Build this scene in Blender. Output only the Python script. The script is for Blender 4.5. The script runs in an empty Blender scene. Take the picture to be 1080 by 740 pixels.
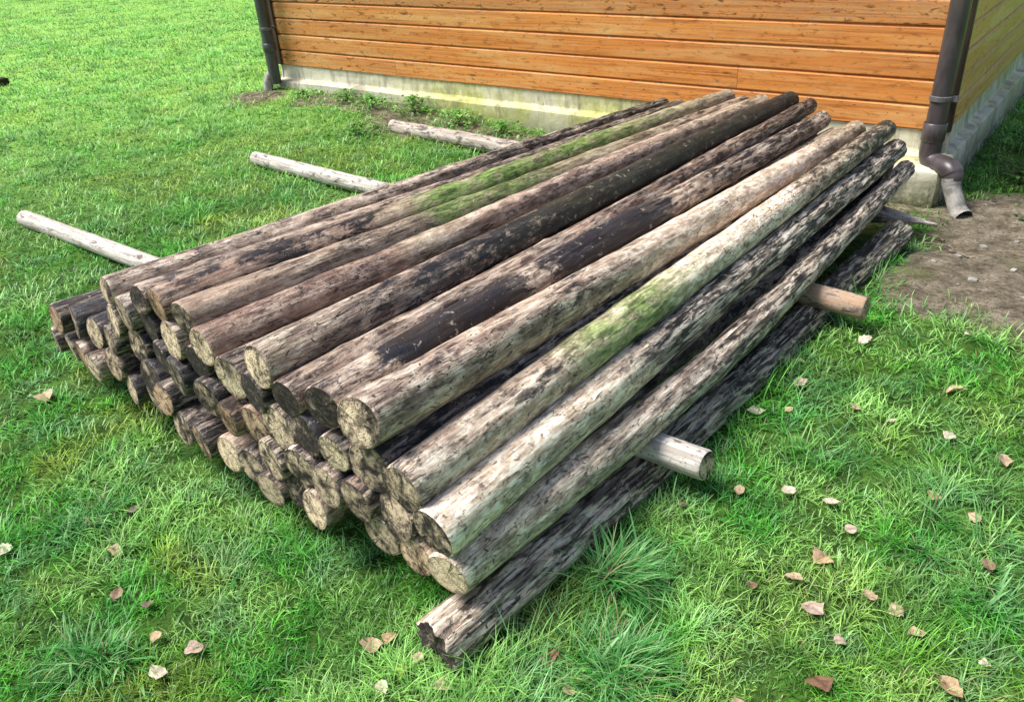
import bpy, math
import numpy as np

RNG = np.random.default_rng(7)
SC = bpy.context.scene
COL = SC.collection

# ------------------------------------------------------------------ helpers
def tag(o, label=None, cat=None, group=None, kind=None):
    if label: o['label'] = label
    if cat: o['category'] = cat
    if group: o['group'] = group
    if kind: o['kind'] = kind
    return o

def link(name, me, mat=None, parent=None, loc=None, rot=None):
    o = bpy.data.objects.new(name, me)
    COL.objects.link(o)
    if mat is not None: me.materials.append(mat)
    if parent is not None: o.parent = parent
    if loc is not None: o.location = loc
    if rot is not None: o.rotation_euler = rot
    return o

def empty(name, loc=(0, 0, 0), rot=(0, 0, 0)):
    o = bpy.data.objects.new(name, None)
    COL.objects.link(o)
    o.location = loc; o.rotation_euler = rot
    o.empty_display_size = 0.1
    return o

def mesh_np(name, V, faces, smooth=True, attrs=None):
    """V (n,3); faces: list of int arrays of shape (m,k)."""
    me = bpy.data.meshes.new(name)
    V = np.asarray(V, dtype=np.float32)
    me.vertices.add(len(V)); me.vertices.foreach_set('co', V.ravel())
    idx = np.concatenate([np.asarray(f, dtype=np.int32).ravel() for f in faces])
    sizes = np.concatenate([np.full(len(f), np.asarray(f).shape[1], dtype=np.int32) for f in faces])
    starts = np.concatenate([[0], np.cumsum(sizes)[:-1]]).astype(np.int32)
    me.loops.add(len(idx)); me.loops.foreach_set('vertex_index', idx)
    me.polygons.add(len(sizes)); me.polygons.foreach_set('loop_start', starts)
    me.polygons.foreach_set('loop_total', sizes)
    me.polygons.foreach_set('use_smooth', np.full(len(sizes), smooth, dtype=bool))
    me.update(calc_edges=True)
    me.validate()
    for k, a in (attrs or {}).items():
        a = np.asarray(a, dtype=np.float32)
        if a.ndim == 1:
            at = me.attributes.new(k, 'FLOAT', 'POINT'); at.data.foreach_set('value', a)
        else:
            at = me.attributes.new(k, 'FLOAT_COLOR', 'POINT')
            c = np.ones((len(a), 4), dtype=np.float32); c[:, :3] = a
            at.data.foreach_set('color', c.ravel())
    return me

class Noise2:
    """smooth tiling value noise in the plane"""
    def __init__(self, seed, n=256):
        self.g = np.random.default_rng(seed).random((n, n)); self.n = n
    def __call__(self, x, y, s=1.0, octaves=3):
        out = 0; amp = 1; tot = 0
        for o in range(octaves):
            u = np.asarray(x) * s + 17.3 * o; v = np.asarray(y) * s + 5.1 * o
            i = np.floor(u).astype(int); j = np.floor(v).astype(int)
            fu = u - i; fv = v - j
            fu = fu * fu * (3 - 2 * fu); fv = fv * fv * (3 - 2 * fv)
            g = self.g; n = self.n
            a = g[i % n, j % n]; b = g[(i + 1) % n, j % n]; c = g[i % n, (j + 1) % n]; d = g[(i + 1) % n, (j + 1) % n]
            out = out + amp * ((a * (1 - fu) + b * fu) * (1 - fv) + (c * (1 - fu) + d * fu) * fv)
            tot += amp; amp *= .5; s *= 2
        return out / tot

NA, NB, NC, ND = Noise2(1), Noise2(2), Noise2(3), Noise2(4)

def sstep(a, b, x):
    t = np.clip((np.asarray(x, dtype=float) - a) / (b - a), 0, 1)
    return t * t * (3 - 2 * t)

def ground_z(x, y):
    x = np.asarray(x, dtype=float); y = np.asarray(y, dtype=float)
    z = -0.15 * sstep(-5.5, -1.0, x) * sstep(3.4, 4.7, y)
    z = z + .07 * (1 - sstep(-5.2, -3.6, x)) * sstep(4.2, 5.0, y) * sstep(-7.6, -6.8, x)
    near = 1 - sstep(6, 14, np.hypot(x, y))
    z = z + (NA(x, y, 1.6, 3) - .5) * 0.035 * near
    z = z + (NB(x, y, .25, 2) - .5) * 0.10 * sstep(4, 9, -x)
    return z

# ------------------------------------------------------------------ node helpers
class Mat:
    def __init__(self, name):
        self.m = bpy.data.materials.new(name); self.m.use_nodes = True
        self.nt = self.m.node_tree
        self.bsdf = self.nt.nodes['Principled BSDF']; self.out = self.nt.nodes['Material Output']
    def n(self, t, **kw):
        nd = self.nt.nodes.new(t)
        for k, v in kw.items():
            if hasattr(nd, k) and k not in nd.inputs: setattr(nd, k, v)
            else: nd.inputs[k].default_value = v
        return nd
    def l(self, a, b): self.nt.links.new(a, b)
    def set(self, sock, v):
        if isinstance(v, bpy.types.NodeSocket): self.l(v, sock)
        else: sock.default_value = v
    def noise(self, vec, scale, detail=5, rough=.6, dist=0):
        nd = self.n('ShaderNodeTexNoise'); self.l(vec, nd.inputs['Vector'])
        nd.inputs['Scale'].default_value = scale; nd.inputs['Detail'].default_value = detail
        nd.inputs['Roughness'].default_value = rough; nd.inputs['Distortion'].default_value = dist
        return nd.outputs['Fac']
    def vec(self, v, scale=(1, 1, 1), add=None):
        nd = self.n('ShaderNodeVectorMath', operation='MULTIPLY'); self.l(v, nd.inputs[0]); nd.inputs[1].default_value = scale
        r = nd.outputs[0]
        if add is not None:
            a = self.n('ShaderNodeVectorMath', operation='ADD'); self.l(r, a.inputs[0]); self.set(a.inputs[1], add); r = a.outputs[0]
        return r
    def math(self, op, a, b=0.0, clamp=False):
        nd = self.n('ShaderNodeMath', operation=op); nd.use_clamp = clamp
        self.set(nd.inputs[0], a); self.set(nd.inputs[1], b); return nd.outputs[0]
    def ramp(self, f, lo, hi, a=0.0, b=1.0):
        nd = self.n('ShaderNodeMapRange'); nd.interpolation_type = 'SMOOTHSTEP'
        self.l(f, nd.inputs['Value']); nd.inputs['From Min'].default_value = lo; nd.inputs['From Max'].default_value = hi
        nd.inputs['To Min'].default_value = a; nd.inputs['To Max'].default_value = b
        return nd.outputs[0]
    def mix(self, f, a, b, mode='MIX'):
        nd = self.n('ShaderNodeMix'); nd.data_type = 'RGBA'; nd.blend_type = mode
        self.set(nd.inputs[0], f)
        for s, v in ((nd.inputs[6], a), (nd.inputs[7], b)):
            if isinstance(v, bpy.types.NodeSocket): self.l(v, s)
            else: s.default_value = (*v, 1)
        return nd.outputs[2]
    def attr(self, name, out='Fac'):
        nd = self.n('ShaderNodeAttribute'); nd.attribute_name = name; return nd.outputs[out]
    def bump(self, h, strength=.5, dist=.01, normal=None):
        nd = self.n('ShaderNodeBump'); self.l(h, nd.inputs['Height'])
        nd.inputs['Strength'].default_value = strength; nd.inputs['Distance'].default_value = dist
        if normal is not None: self.l(normal, nd.inputs['Normal'])
        return nd.outputs[0]
    def done(self, col, rough=.8, normal=None, spec=.3):
        self.set(self.bsdf.inputs['Base Color'], col if isinstance(col, bpy.types.NodeSocket) else (*col, 1))
        self.set(self.bsdf.inputs['Roughness'], rough)
        self.bsdf.inputs['Specular IOR Level'].default_value = spec
        if normal is not None: self.l(normal, self.bsdf.inputs['Normal'])
        return self.m

def obj_coords(M, jitter=True):
    tc = M.n('ShaderNodeTexCoord').outputs['Object']
    if not jitter: return tc
    oi = M.n('ShaderNodeObjectInfo').outputs['Random']
    c = M.n('ShaderNodeCombineXYZ'); k = M.math('MULTIPLY', oi, 57.0); k2 = M.math('MULTIPLY', oi, 131.0)
    M.l(k, c.inputs[0]); M.l(k2, c.inputs[1]); M.l(k, c.inputs[2])
    a = M.n('ShaderNodeVectorMath', operation='ADD'); M.l(tc, a.inputs[0]); M.l(c.outputs[0], a.inputs[1])
    return a.outputs[0]

# ------------------------------------------------------------------ materials
def make_log_material():
    M = Mat('weathered_round_timber')
    v = obj_coords(M)
    dark, moss, pale, shred = (M.attr(k) for k in ('dark', 'moss', 'pale', 'shred'))
    red = M.attr('red')
    big = M.noise(M.vec(v, (5, 16, 16)), 1, 8, .70, .15)
    streak = M.noise(M.vec(v, (3, 75, 75)), 1, 6, .66, .25)
    fine = M.noise(M.vec(v, (16, 60, 60)), 1, 5, .7, .6)
    patch = M.noise(M.vec(v, (6, 13, 13), (9.1, 3.3, 1.7)), 1.8, 8, .72, .25)
    speck = M.noise(v, 55, 4, .65, .4)
    # warm grey <-> brown ground tone
    base = M.mix(M.ramp(big, .38, .60), (.080, .054, .045), (.41, .325, .265))
    base = M.mix(M.ramp(streak, .42, .66), base, (.66, .57, .475))
    hue = M.noise(M.vec(v, (1.4, 5, 5), (4, 8, 2)), 1, 3, .5)
    base = M.mix(M.ramp(hue, .46, .64, 0, .35), base, (.13, .098, .125))
    # sun bleached pale areas
    pf = M.math('ADD', M.math('MULTIPLY', pale, .72), M.ramp(patch, .38, .62, -.45, .45), True)
    base = M.mix(M.math('MULTIPLY', pf, .9), base, M.mix(M.ramp(fine, .4, .6), (.60, .50, .40), (.96, .91, .82)))
    rf = M.math('MULTIPLY', red, M.ramp(big, .35, .65), True)
    base = M.mix(rf, base, (.30, .15, .11))
    # rotten dark skin left over from the bark
    dpatch = M.noise(M.vec(v, (5.5, 15, 15), (1.3, 7.7, 5.2)), 1.9, 10, .76, .25)
    thr = M.math('SUBTRACT', dpatch, M.math('MULTIPLY', M.math('SUBTRACT', dark, .46), .66))
    df = M.ramp(thr, .37, .47, 1, 0)
    base = M.mix(M.math('MULTIPLY', df, .94), base, M.mix(M.math('MULTIPLY', M.ramp(hue, .32, .46), M.math('SUBTRACT', 1.0, M.math('MULTIPLY', red, 1.2, True), True)), (.030, .019, .014), (.017, .020, .038)))
    sp = M.math('MULTIPLY', M.ramp(M.math('ADD', speck, M.math('MULTIPLY', fine, .35)), .50, .62, .85, 0), M.ramp(M.n('ShaderNodeObjectInfo').outputs['Random'], .2, .8, .15, .8))
    base = M.mix(sp, base, (.05, .038, .034))
    # shredded fibre strips
    fib = M.noise(M.vec(v, (7, 75, 75), (3, 3, 9)), 1, 7, .70, .5)
    sf = M.math('MULTIPLY', M.math('MULTIPLY', shred, .92), M.ramp(fib, .42, .50, 1, 0))
    base = M.mix(sf, base, (.022, .017, .018))
    sl = M.math('MULTIPLY', shred, M.ramp(fib, .51, .57))
    base = M.mix(sl, base, (.74, .70, .64))
    # flaking cells: crisp chips, each lighter or darker than its neighbour
    vc = M.n('ShaderNodeTexVoronoi'); M.l(M.vec(v, (11, 62, 62)), vc.inputs['Vector']); vc.inputs['Scale'].default_value = 1.0; vc.inputs['Randomness'].default_value = 1.0
    cs = M.n('ShaderNodeSeparateColor'); M.l(vc.outputs['Color'], cs.inputs[0]); chip = cs.outputs[0]
    base = M.mix(M.math('MULTIPLY', M.ramp(chip, .62, .85, 0, 1), M.math('ADD', M.math('MULTIPLY', shred, .5), .04)), base, (.70, .63, .54))
    base = M.mix(M.math('MULTIPLY', M.ramp(chip, .38, .18, 0, 1), M.math('ADD', M.math('MULTIPLY', shred, .55), .07)), base, (.028, .022, .024))
    ve = M.n('ShaderNodeTexVoronoi'); ve.feature = 'DISTANCE_TO_EDGE'; M.l(M.vec(v, (2.2, 26, 26), (7, 1, 4)), ve.inputs['Vector'])
    crack = M.math('MULTIPLY', M.ramp(ve.outputs['Distance'], .010, .04, 1, 0), M.ramp(hue, .48, .56), True)
    base = M.mix(M.math('MULTIPLY', crack, .85), base, (.02, .015, .014))
    vf = M.n('ShaderNodeTexVoronoi'); vf.feature = 'DISTANCE_TO_EDGE'; M.l(M.vec(v, (2.6, 30, 30), (2, 9, 5)), vf.inputs['Vector']); vf.inputs['Scale'].default_value = 1.0
    fiss = M.math('MULTIPLY', M.ramp(vf.outputs['Distance'], .03, .13, 1, 0), M.math('MULTIPLY', M.ramp(shred, .3, .7), M.ramp(patch, .46, .56)), True)
    base = M.mix(M.math('MULTIPLY', fiss, .85), base, (.014, .011, .012))
    # pale lichen flecks
    lich = M.ramp(M.noise(M.vec(v, (30, 42, 42)), 1, 4, .7, .5), .60, .68, 0, .55)
    base = M.mix(lich, base, (.66, .62, .54))
    rnd = M.n('ShaderNodeObjectInfo').outputs['Random']
    base = M.mix(1.0, base, M.mix(rnd, (.72, .65, .60), (1.08, 1.05, 1.0)), 'MULTIPLY')
    # algae / moss
    mn = M.noise(M.vec(v, (6, 12, 12)), 1.5, 6, .7, .3)
    mf = M.math('MULTIPLY', moss, M.ramp(mn, .34, .58, .22, .92), True)
    mc = M.mix(M.ramp(fine, .35, .65), (.07, .13, .03), (.34, .42, .16))
    base = M.mix(mf, base, mc)
    gm = M.n('ShaderNodeGamma'); M.l(base, gm.inputs[0]); gm.inputs[1].default_value = 1.32
    base = M.mix(1.0, gm.outputs[0], (1.60, 1.60, 1.60), 'MULTIPLY')
    h = M.math('ADD', M.math('MULTIPLY', streak, .6), M.math('MULTIPLY', patch, .8))
    h = M.math('SUBTRACT', h, M.math('MULTIPLY', df, .25))
    n1 = M.bump(h, .75, .012)
    h2 = M.math('ADD', speck, M.math('MULTIPLY', M.math('MULTIPLY', fib, shred), 2.5))
    n2 = M.bump(h2, .6, .006, n1)
    n2 = M.bump(M.math('SUBTRACT', M.math('MULTIPLY', chip, M.math('ADD', M.math('MULTIPLY', shred, .8), .15)), M.math('MULTIPLY', crack, 1.5)), .55, .004, n2)
    rg = M.ramp(big, .3, .7, .36, .70)
    return M.done(base, rg, n2, .5)

def make_end_material():
    M = Mat('cut_end_grain')
    tc = M.n('ShaderNodeTexCoord').outputs['Object']
    v = obj_coords(M)
    pale, dark = M.attr('pale'), M.attr('dark')
    red = M.attr('red')
    d = M.n('ShaderNodeSeparateXYZ'); M.l(tc, d.inputs[0])
    wob = M.noise(v, 30, 3, .6)
    r = M.math('SQRT', M.math('ADD', M.math('POWER', M.math('ABSOLUTE', d.outputs[1]), 2.0), M.math('POWER', M.math('ABSOLUTE', d.outputs[2]), 2.0)))
    rr = M.math('ADD', M.math('MULTIPLY', r, 900.0), M.math('MULTIPLY', wob, 14.0))
    ring = M.math('SINE', rr)
    ang = M.math('ARCTAN2', d.outputs[1], d.outputs[2])
    cr = M.n('ShaderNodeCombineXYZ'); M.l(M.math('MULTIPLY', ang, 3.2), cr.inputs[0]); M.l(M.math('MULTIPLY', r, 9.0), cr.inputs[1])
    oi = M.n('ShaderNodeObjectInfo').outputs['Random']; M.l(M.math('MULTIPLY', oi, 40.0), cr.inputs[2])
    rad = M.noise(cr.outputs[0], 1.25, 3, .65, .5)
    blot = M.noise(v, 17, 5, .62, .6)
    spk = M.noise(v, 75, 4, .7, .5)
    c = M.mix(M.ramp(blot, .32, .66), (.19, .145, .115), (.50, .41, .32))
    c = M.mix(M.math('MULTIPLY', pale, M.ramp(blot, .25, .6, .45, 1)), c, M.mix(M.ramp(spk, .35, .6), (.56, .45, .33), (.84, .71, .54)))
    c = M.mix(M.math('MULTIPLY', red, .6), c, (.42, .22, .11))
    c = M.mix(M.ramp(M.noise(v, 38, 6, .75, .2), .36, .52, .6, 0), c, (.10, .078, .062))
    c = M.mix(M.ramp(ring, -.3, .9, 0, .30), c, (.12, .08, .05))
    thr = M.math('SUBTRACT', blot, M.math('MULTIPLY', M.math('SUBTRACT', dark, .35), .30))
    df = M.ramp(M.math('ADD', thr, M.math('MULTIPLY', M.math('SUBTRACT', spk, .5), .22)), .30, .56, .93, 0)
    c = M.mix(df, c, M.mix(M.ramp(spk, .4, .65), (.018, .016, .018), (.085, .075, .075)))
    c = M.mix(M.ramp(rad, .37, .41, .75, 0), c, (.022, .016, .013))
    c = M.mix(M.math('MULTIPLY', M.ramp(spk, .36, .48, .45, 0), M.ramp(dark, -.3, .2)), c, (.05, .04, .034))
    edge = M.math('GREATER_THAN', M.attr('rim'), .8)
    c = M.mix(M.ramp(M.attr('rim'), .82, 1.0, 0, .45), c, (.07, .05, .042))
    gm = M.n('ShaderNodeGamma'); M.l(c, gm.inputs[0]); gm.inputs[1].default_value = 1.2
    c = M.mix(1.0, gm.outputs[0], (1.36, 1.33, 1.27), 'MULTIPLY')
    h = M.math('ADD', M.math('MULTIPLY', ring, .05), M.math('ADD', rad, blot))
    return M.done(c, .8, M.bump(h, .35, .004), .25)

def make_pole_material():
    M = Mat('peeled_pale_pole')
    v = obj_coords(M)
    st = M.noise(M.vec(v, (4, 70, 70)), 1, 5, .6, .3)
    bl = M.noise(M.vec(v, (9, 24, 24)), 1, 6, .68, .5)
    sp = M.noise(v, 60, 4, .7)
    red, dark = M.attr('red'), M.attr('dark')
    c = M.mix(M.ramp(st, .35, .65), (.40, .35, .30), (.74, .69, .62))
    c = M.mix(M.math('MULTIPLY', red, M.ramp(bl, .3, .6, .5, 1)), c, (.42, .26, .15))
    c = M.mix(M.ramp(M.math('SUBTRACT', bl, M.math('MULTIPLY', dark, .15)), .33, .45, .85, 0), c, (.09, .07, .06))
    c = M.mix(M.ramp(sp, .34, .44, .6, 0), c, (.10, .08, .07))
    return M.done(c, .75, M.bump(M.math('ADD', st, bl), .5, .006), .3)

def make_board_material(name, tone):
    M = Mat(name)
    tc = M.n('ShaderNodeTexCoord').outputs['Object']
    board, depth = M.attr('board'), M.attr('age')
    cx = M.n('ShaderNodeCombineXYZ'); M.l(M.math('MULTIPLY', board, 13.7), cx.inputs[0]); M.l(M.math('MULTIPLY', board, 3.1), cx.inputs[2])
    a = M.n('ShaderNodeVectorMath', operation='ADD'); M.l(tc, a.inputs[0]); M.l(cx.outputs[0], a.inputs[1]); v = a.outputs[0]
    grain = M.noise(M.vec(v, (1.2, 1.2, 60)), 1, 6, .62, .6)
    broad = M.noise(M.vec(v, (1.0, 1.0, 9)), 1.3, 4, .6, .5)
    mott = M.noise(M.vec(v, (9, 9, 30)), 1, 6, .72, .4)
    if tone == 'front':
        A, B, Cc = (.56, .165, .030), (.94, .36, .075), (.97, .55, .20)
    else:
        A, B, Cc = (.66, .31, .07), (.88, .50, .14), (.94, .68, .30)
    c = M.mix(M.ramp(grain, .32, .60), A, B)
    c = M.mix(M.ramp(broad, .45, .70, 0, .75), c, Cc)
    oi = M.n('ShaderNodeMath', operation='FRACT'); M.l(M.math('MULTIPLY', board, 7.31), oi.inputs[0])
    c = M.mix(M.math('MULTIPLY', oi.outputs[0], .30), c, A)
    # knots
    vo = M.n('ShaderNodeTexVoronoi'); vo.feature = 'F1'; M.l(M.vec(v, (1.7, 1.7, 8)), vo.inputs['Vector']); vo.inputs['Scale'].default_value = 1.0
    kn = M.ramp(vo.outputs['Distance'], .03, .10, .85, 0)
    c = M.mix(kn, c, (.10, .035, .012))
    # weathered greyed boards with mildew
    gr = M.math('MULTIPLY', depth, M.ramp(mott, .36, .60), True)
    c = M.mix(gr, c, (.40, .24, .14))
    mil = M.math('MULTIPLY', M.math('ADD', depth, .30), M.ramp(mott, .36, .47, 1.0, 0), True)
    c = M.mix(mil, c, (.055, .032, .022))
    sp = M.ramp(M.noise(M.vec(v, (24, 24, 60)), 1, 4, .7, .5), .31, .39, .8, 0)
    c = M.mix(sp, c, (.08, .03, .015))
    fade = M.ramp(M.noise(M.vec(v, (5, 5, 16), (5, 0, 5)), 1, 5, .65), .62, .72, 0, .7)
    c = M.mix(fade, c, (.72, .50, .30))
    return M.done(c, M.ramp(grain, .3, .7, .42, .65), M.bump(M.math('ADD', grain, M.math('MULTIPLY', mott, .5)), .35, .004), .4)

def make_concrete():
    M = Mat('algae_stained_concrete')
    tc = M.n('ShaderNodeTexCoord').outputs['Object']
    a = M.noise(M.vec(tc, (1, 1, 2.5)), 2.2, 6, .65, .4); b = M.noise(tc, 14, 6, .7); g = M.noise(M.vec(tc, (1, 1, .6), (3, 3, 3)), 1.3, 4, .6, .5)
    z = M.n('ShaderNodeSeparateXYZ'); M.l(tc, z.inputs[0])
    c = M.mix(M.ramp(a, .3, .7), (.56, .52, .42), (.86, .82, .72))
    alg = M.attr('algae')
    gf = M.math('MULTIPLY', M.ramp(g, .36, .56, .25, 1), alg, True)
    c = M.mix(gf, c, M.mix(M.ramp(b, .35, .65), (.42, .44, .10), (.72, .70, .34)))
    low = M.math('MULTIPLY', M.ramp(z.outputs[2], -.40, -.12, 1, 0), M.ramp(b, .3, .6))
    st = M.noise(M.vec(tc, (4, 4, .8)), 2.0, 5, .7, .3)
    c = M.mix(M.ramp(st, .48, .66, 0, .55), c, (.20, .18, .12))
    c = M.mix(low, c, (.09, .10, .04))
    c = M.mix(M.ramp(M.noise(M.vec(tc, (3, 3, 1)), 5, 6, .75), .30, .42, .75, 0), c, (.12, .11, .09))
    return M.done(c, .9, M.bump(M.math('ADD', a, b), .5, .01), .2)

def simple(name, A, B, scale=20, rough=.6, spec=.4, stretch=(1, 1, 1), bump=.3):
    M = Mat(name)
    v = obj_coords(M)
    n = M.noise(M.vec(v, stretch), scale, 6, .65, .3)
    return M.done(M.mix(M.ramp(n, .35, .65), A, B), rough, M.bump(n, bump, .004), spec)

def make_grass_material():
    M = Mat('grass_blades')
    c = M.attr('col', 'Color')
    t = M.n('ShaderNodeBsdfTranslucent'); M.l(c, t.inputs['Color'])
    mx = M.n('ShaderNodeMixShader'); mx.inputs[0].default_value = .42
    M.done(c, .42, None, .45)
    M.l(M.bsdf.outputs[0], mx.inputs[1]); M.l(t.outputs[0], mx.inputs[2]); M.l(mx.outputs[0], M.out.inputs['Surface'])
    return M.m

def make_ground_material():
    M = Mat('lawn_soil')
    g = M.n('ShaderNodeNewGeometry').outputs['Position']
    bare = M.attr('bare'); far = M.attr('far')
    a = M.noise(g, 9, 7, .7, .4); b = M.noise(g, 45, 5, .7); e = M.noise(g, 2.2, 4, .6)
    under = M.mix(M.ramp(a, .35, .65), (.03, .065, .012), (.09, .19, .03))
    soil = M.mix(M.ramp(a, .3, .7), (.11, .09, .058), (.33, .28, .20))
    soil = M.mix(M.ramp(b, .38, .52, .6, 0), soil, (.045, .032, .024))
    vo = M.n('ShaderNodeTexVoronoi'); M.l(g, vo.inputs['Vector']); vo.inputs['Scale'].default_value = 38
    soil = M.mix(M.math('MULTIPLY', M.ramp(vo.outputs['Distance'], .12, .26, 1, 0), M.ramp(a, .5, .6)), soil, (.50, .45, .37))
    soil = M.mix(M.ramp(b, .62, .7, 0, .6), soil, (.42, .36, .29))
    soil = M.mix(M.ramp(e, .52, .66, 0, .55), soil, (.12, .14, .04))
    fg = M.mix(M.ramp(a, .35, .65), (.20, .42, .06), (.36, .62, .14))
    c = M.mix(far, under, fg)
    bf = M.math('ADD', bare, M.ramp(b, .3, .7, -.35, .35)); bf = M.ramp(bf, .25, .75)
    c = M.mix(bf, c, soil)
    return M.done(c, .95, M.bump(M.math('ADD', a, M.math('MULTIPLY', b, .6)), .9, .03), .15)

def make_leaf_material():
    M = Mat('fallen_leaf')
    c0 = M.attr('col', 'Color'); v = obj_coords(M)
    n = M.noise(v, 60, 5, .65)
    c = M.mix(M.ramp(n, .35, .6, .7, 0), c0, M.mix(.65, c0, (.10, .04, .02)))
    t = M.n('ShaderNodeBsdfTranslucent'); M.l(c, t.inputs['Color'])
    mx = M.n('ShaderNodeMixShader'); mx.inputs[0].default_value = .15
    M.done(c, .55, M.bump(n, .4, .004), .3)
    M.l(M.bsdf.outputs[0], mx.inputs[1]); M.l(t.outputs[0], mx.inputs[2]); M.l(mx.outputs[0], M.out.inputs['Surface'])
    return M.m

MAT_LOG = make_log_material(); MAT_END = make_end_material(); MAT_POLE = make_pole_material()
MAT_BOARD = make_board_material('orange_stained_boards', 'front')
MAT_SIDE = make_board_material('olive_stained_boards', 'side')
MAT_CONC = make_concrete()
MAT_PIPE = simple('brown_grey_plastic_pipe', (.050, .040, .042), (.095, .078, .078), 12, .35, .5, (1, 1, .3), .1)
MAT_PIPE2 = simple('dark_grey_plastic_pipe', (.045, .045, .05), (.09, .09, .095), 12, .35, .5, (1, 1, .3), .1)
MAT_SHOE = simple('faded_grey_clay_pipe', (.20, .19, .17), (.46, .43, .39), 18, .7, .3)
MAT_METAL = simple('dull_steel', (.10, .10, .10), (.18, .17, .17), 30, .45, .5)
MAT_TRIM = simple('dark_brown_trim', (.035, .022, .016), (.085, .055, .04), 20, .6, .3, (1, 1, .1))
MAT_FELT = simple('roofing_felt', (.05, .05, .05), (.09, .09, .085), 60, .95, .2)
MAT_GRASS = make_grass_material(); MAT_GROUND = make_ground_material(); MAT_LEAF = make_leaf_material()
MAT_TWIG = simple('dry_twig', (.10, .075, .055), (.30, .24, .19), 40, .85, .2)

# ------------------------------------------------------------------ round timbers
def frame_from(P, F):
    P = np.array(P, float); F = np.array(F, float)
    x = F - P; L = np.linalg.norm(x); x /= L
    y = np.cross([0, 0, 1.0], x); y /= np.linalg.norm(y); z = np.cross(x, y)
    from mathutils import Matrix
    m = Matrix(((x[0], y[0], z[0], P[0]), (x[1], y[1], z[1], P[1]), (x[2], y[2], z[2], P[2]), (0, 0, 0, 1)))
    return m, L

def keyed(keys, t, n=5):
    """keys: list of (t, a, b, ...) -> interpolated arrays"""
    k = np.array(keys, float)
    return [np.interp(t, k[:, 0], k[:, i + 1]) for i in range(k.shape[1] - 1)]

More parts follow.
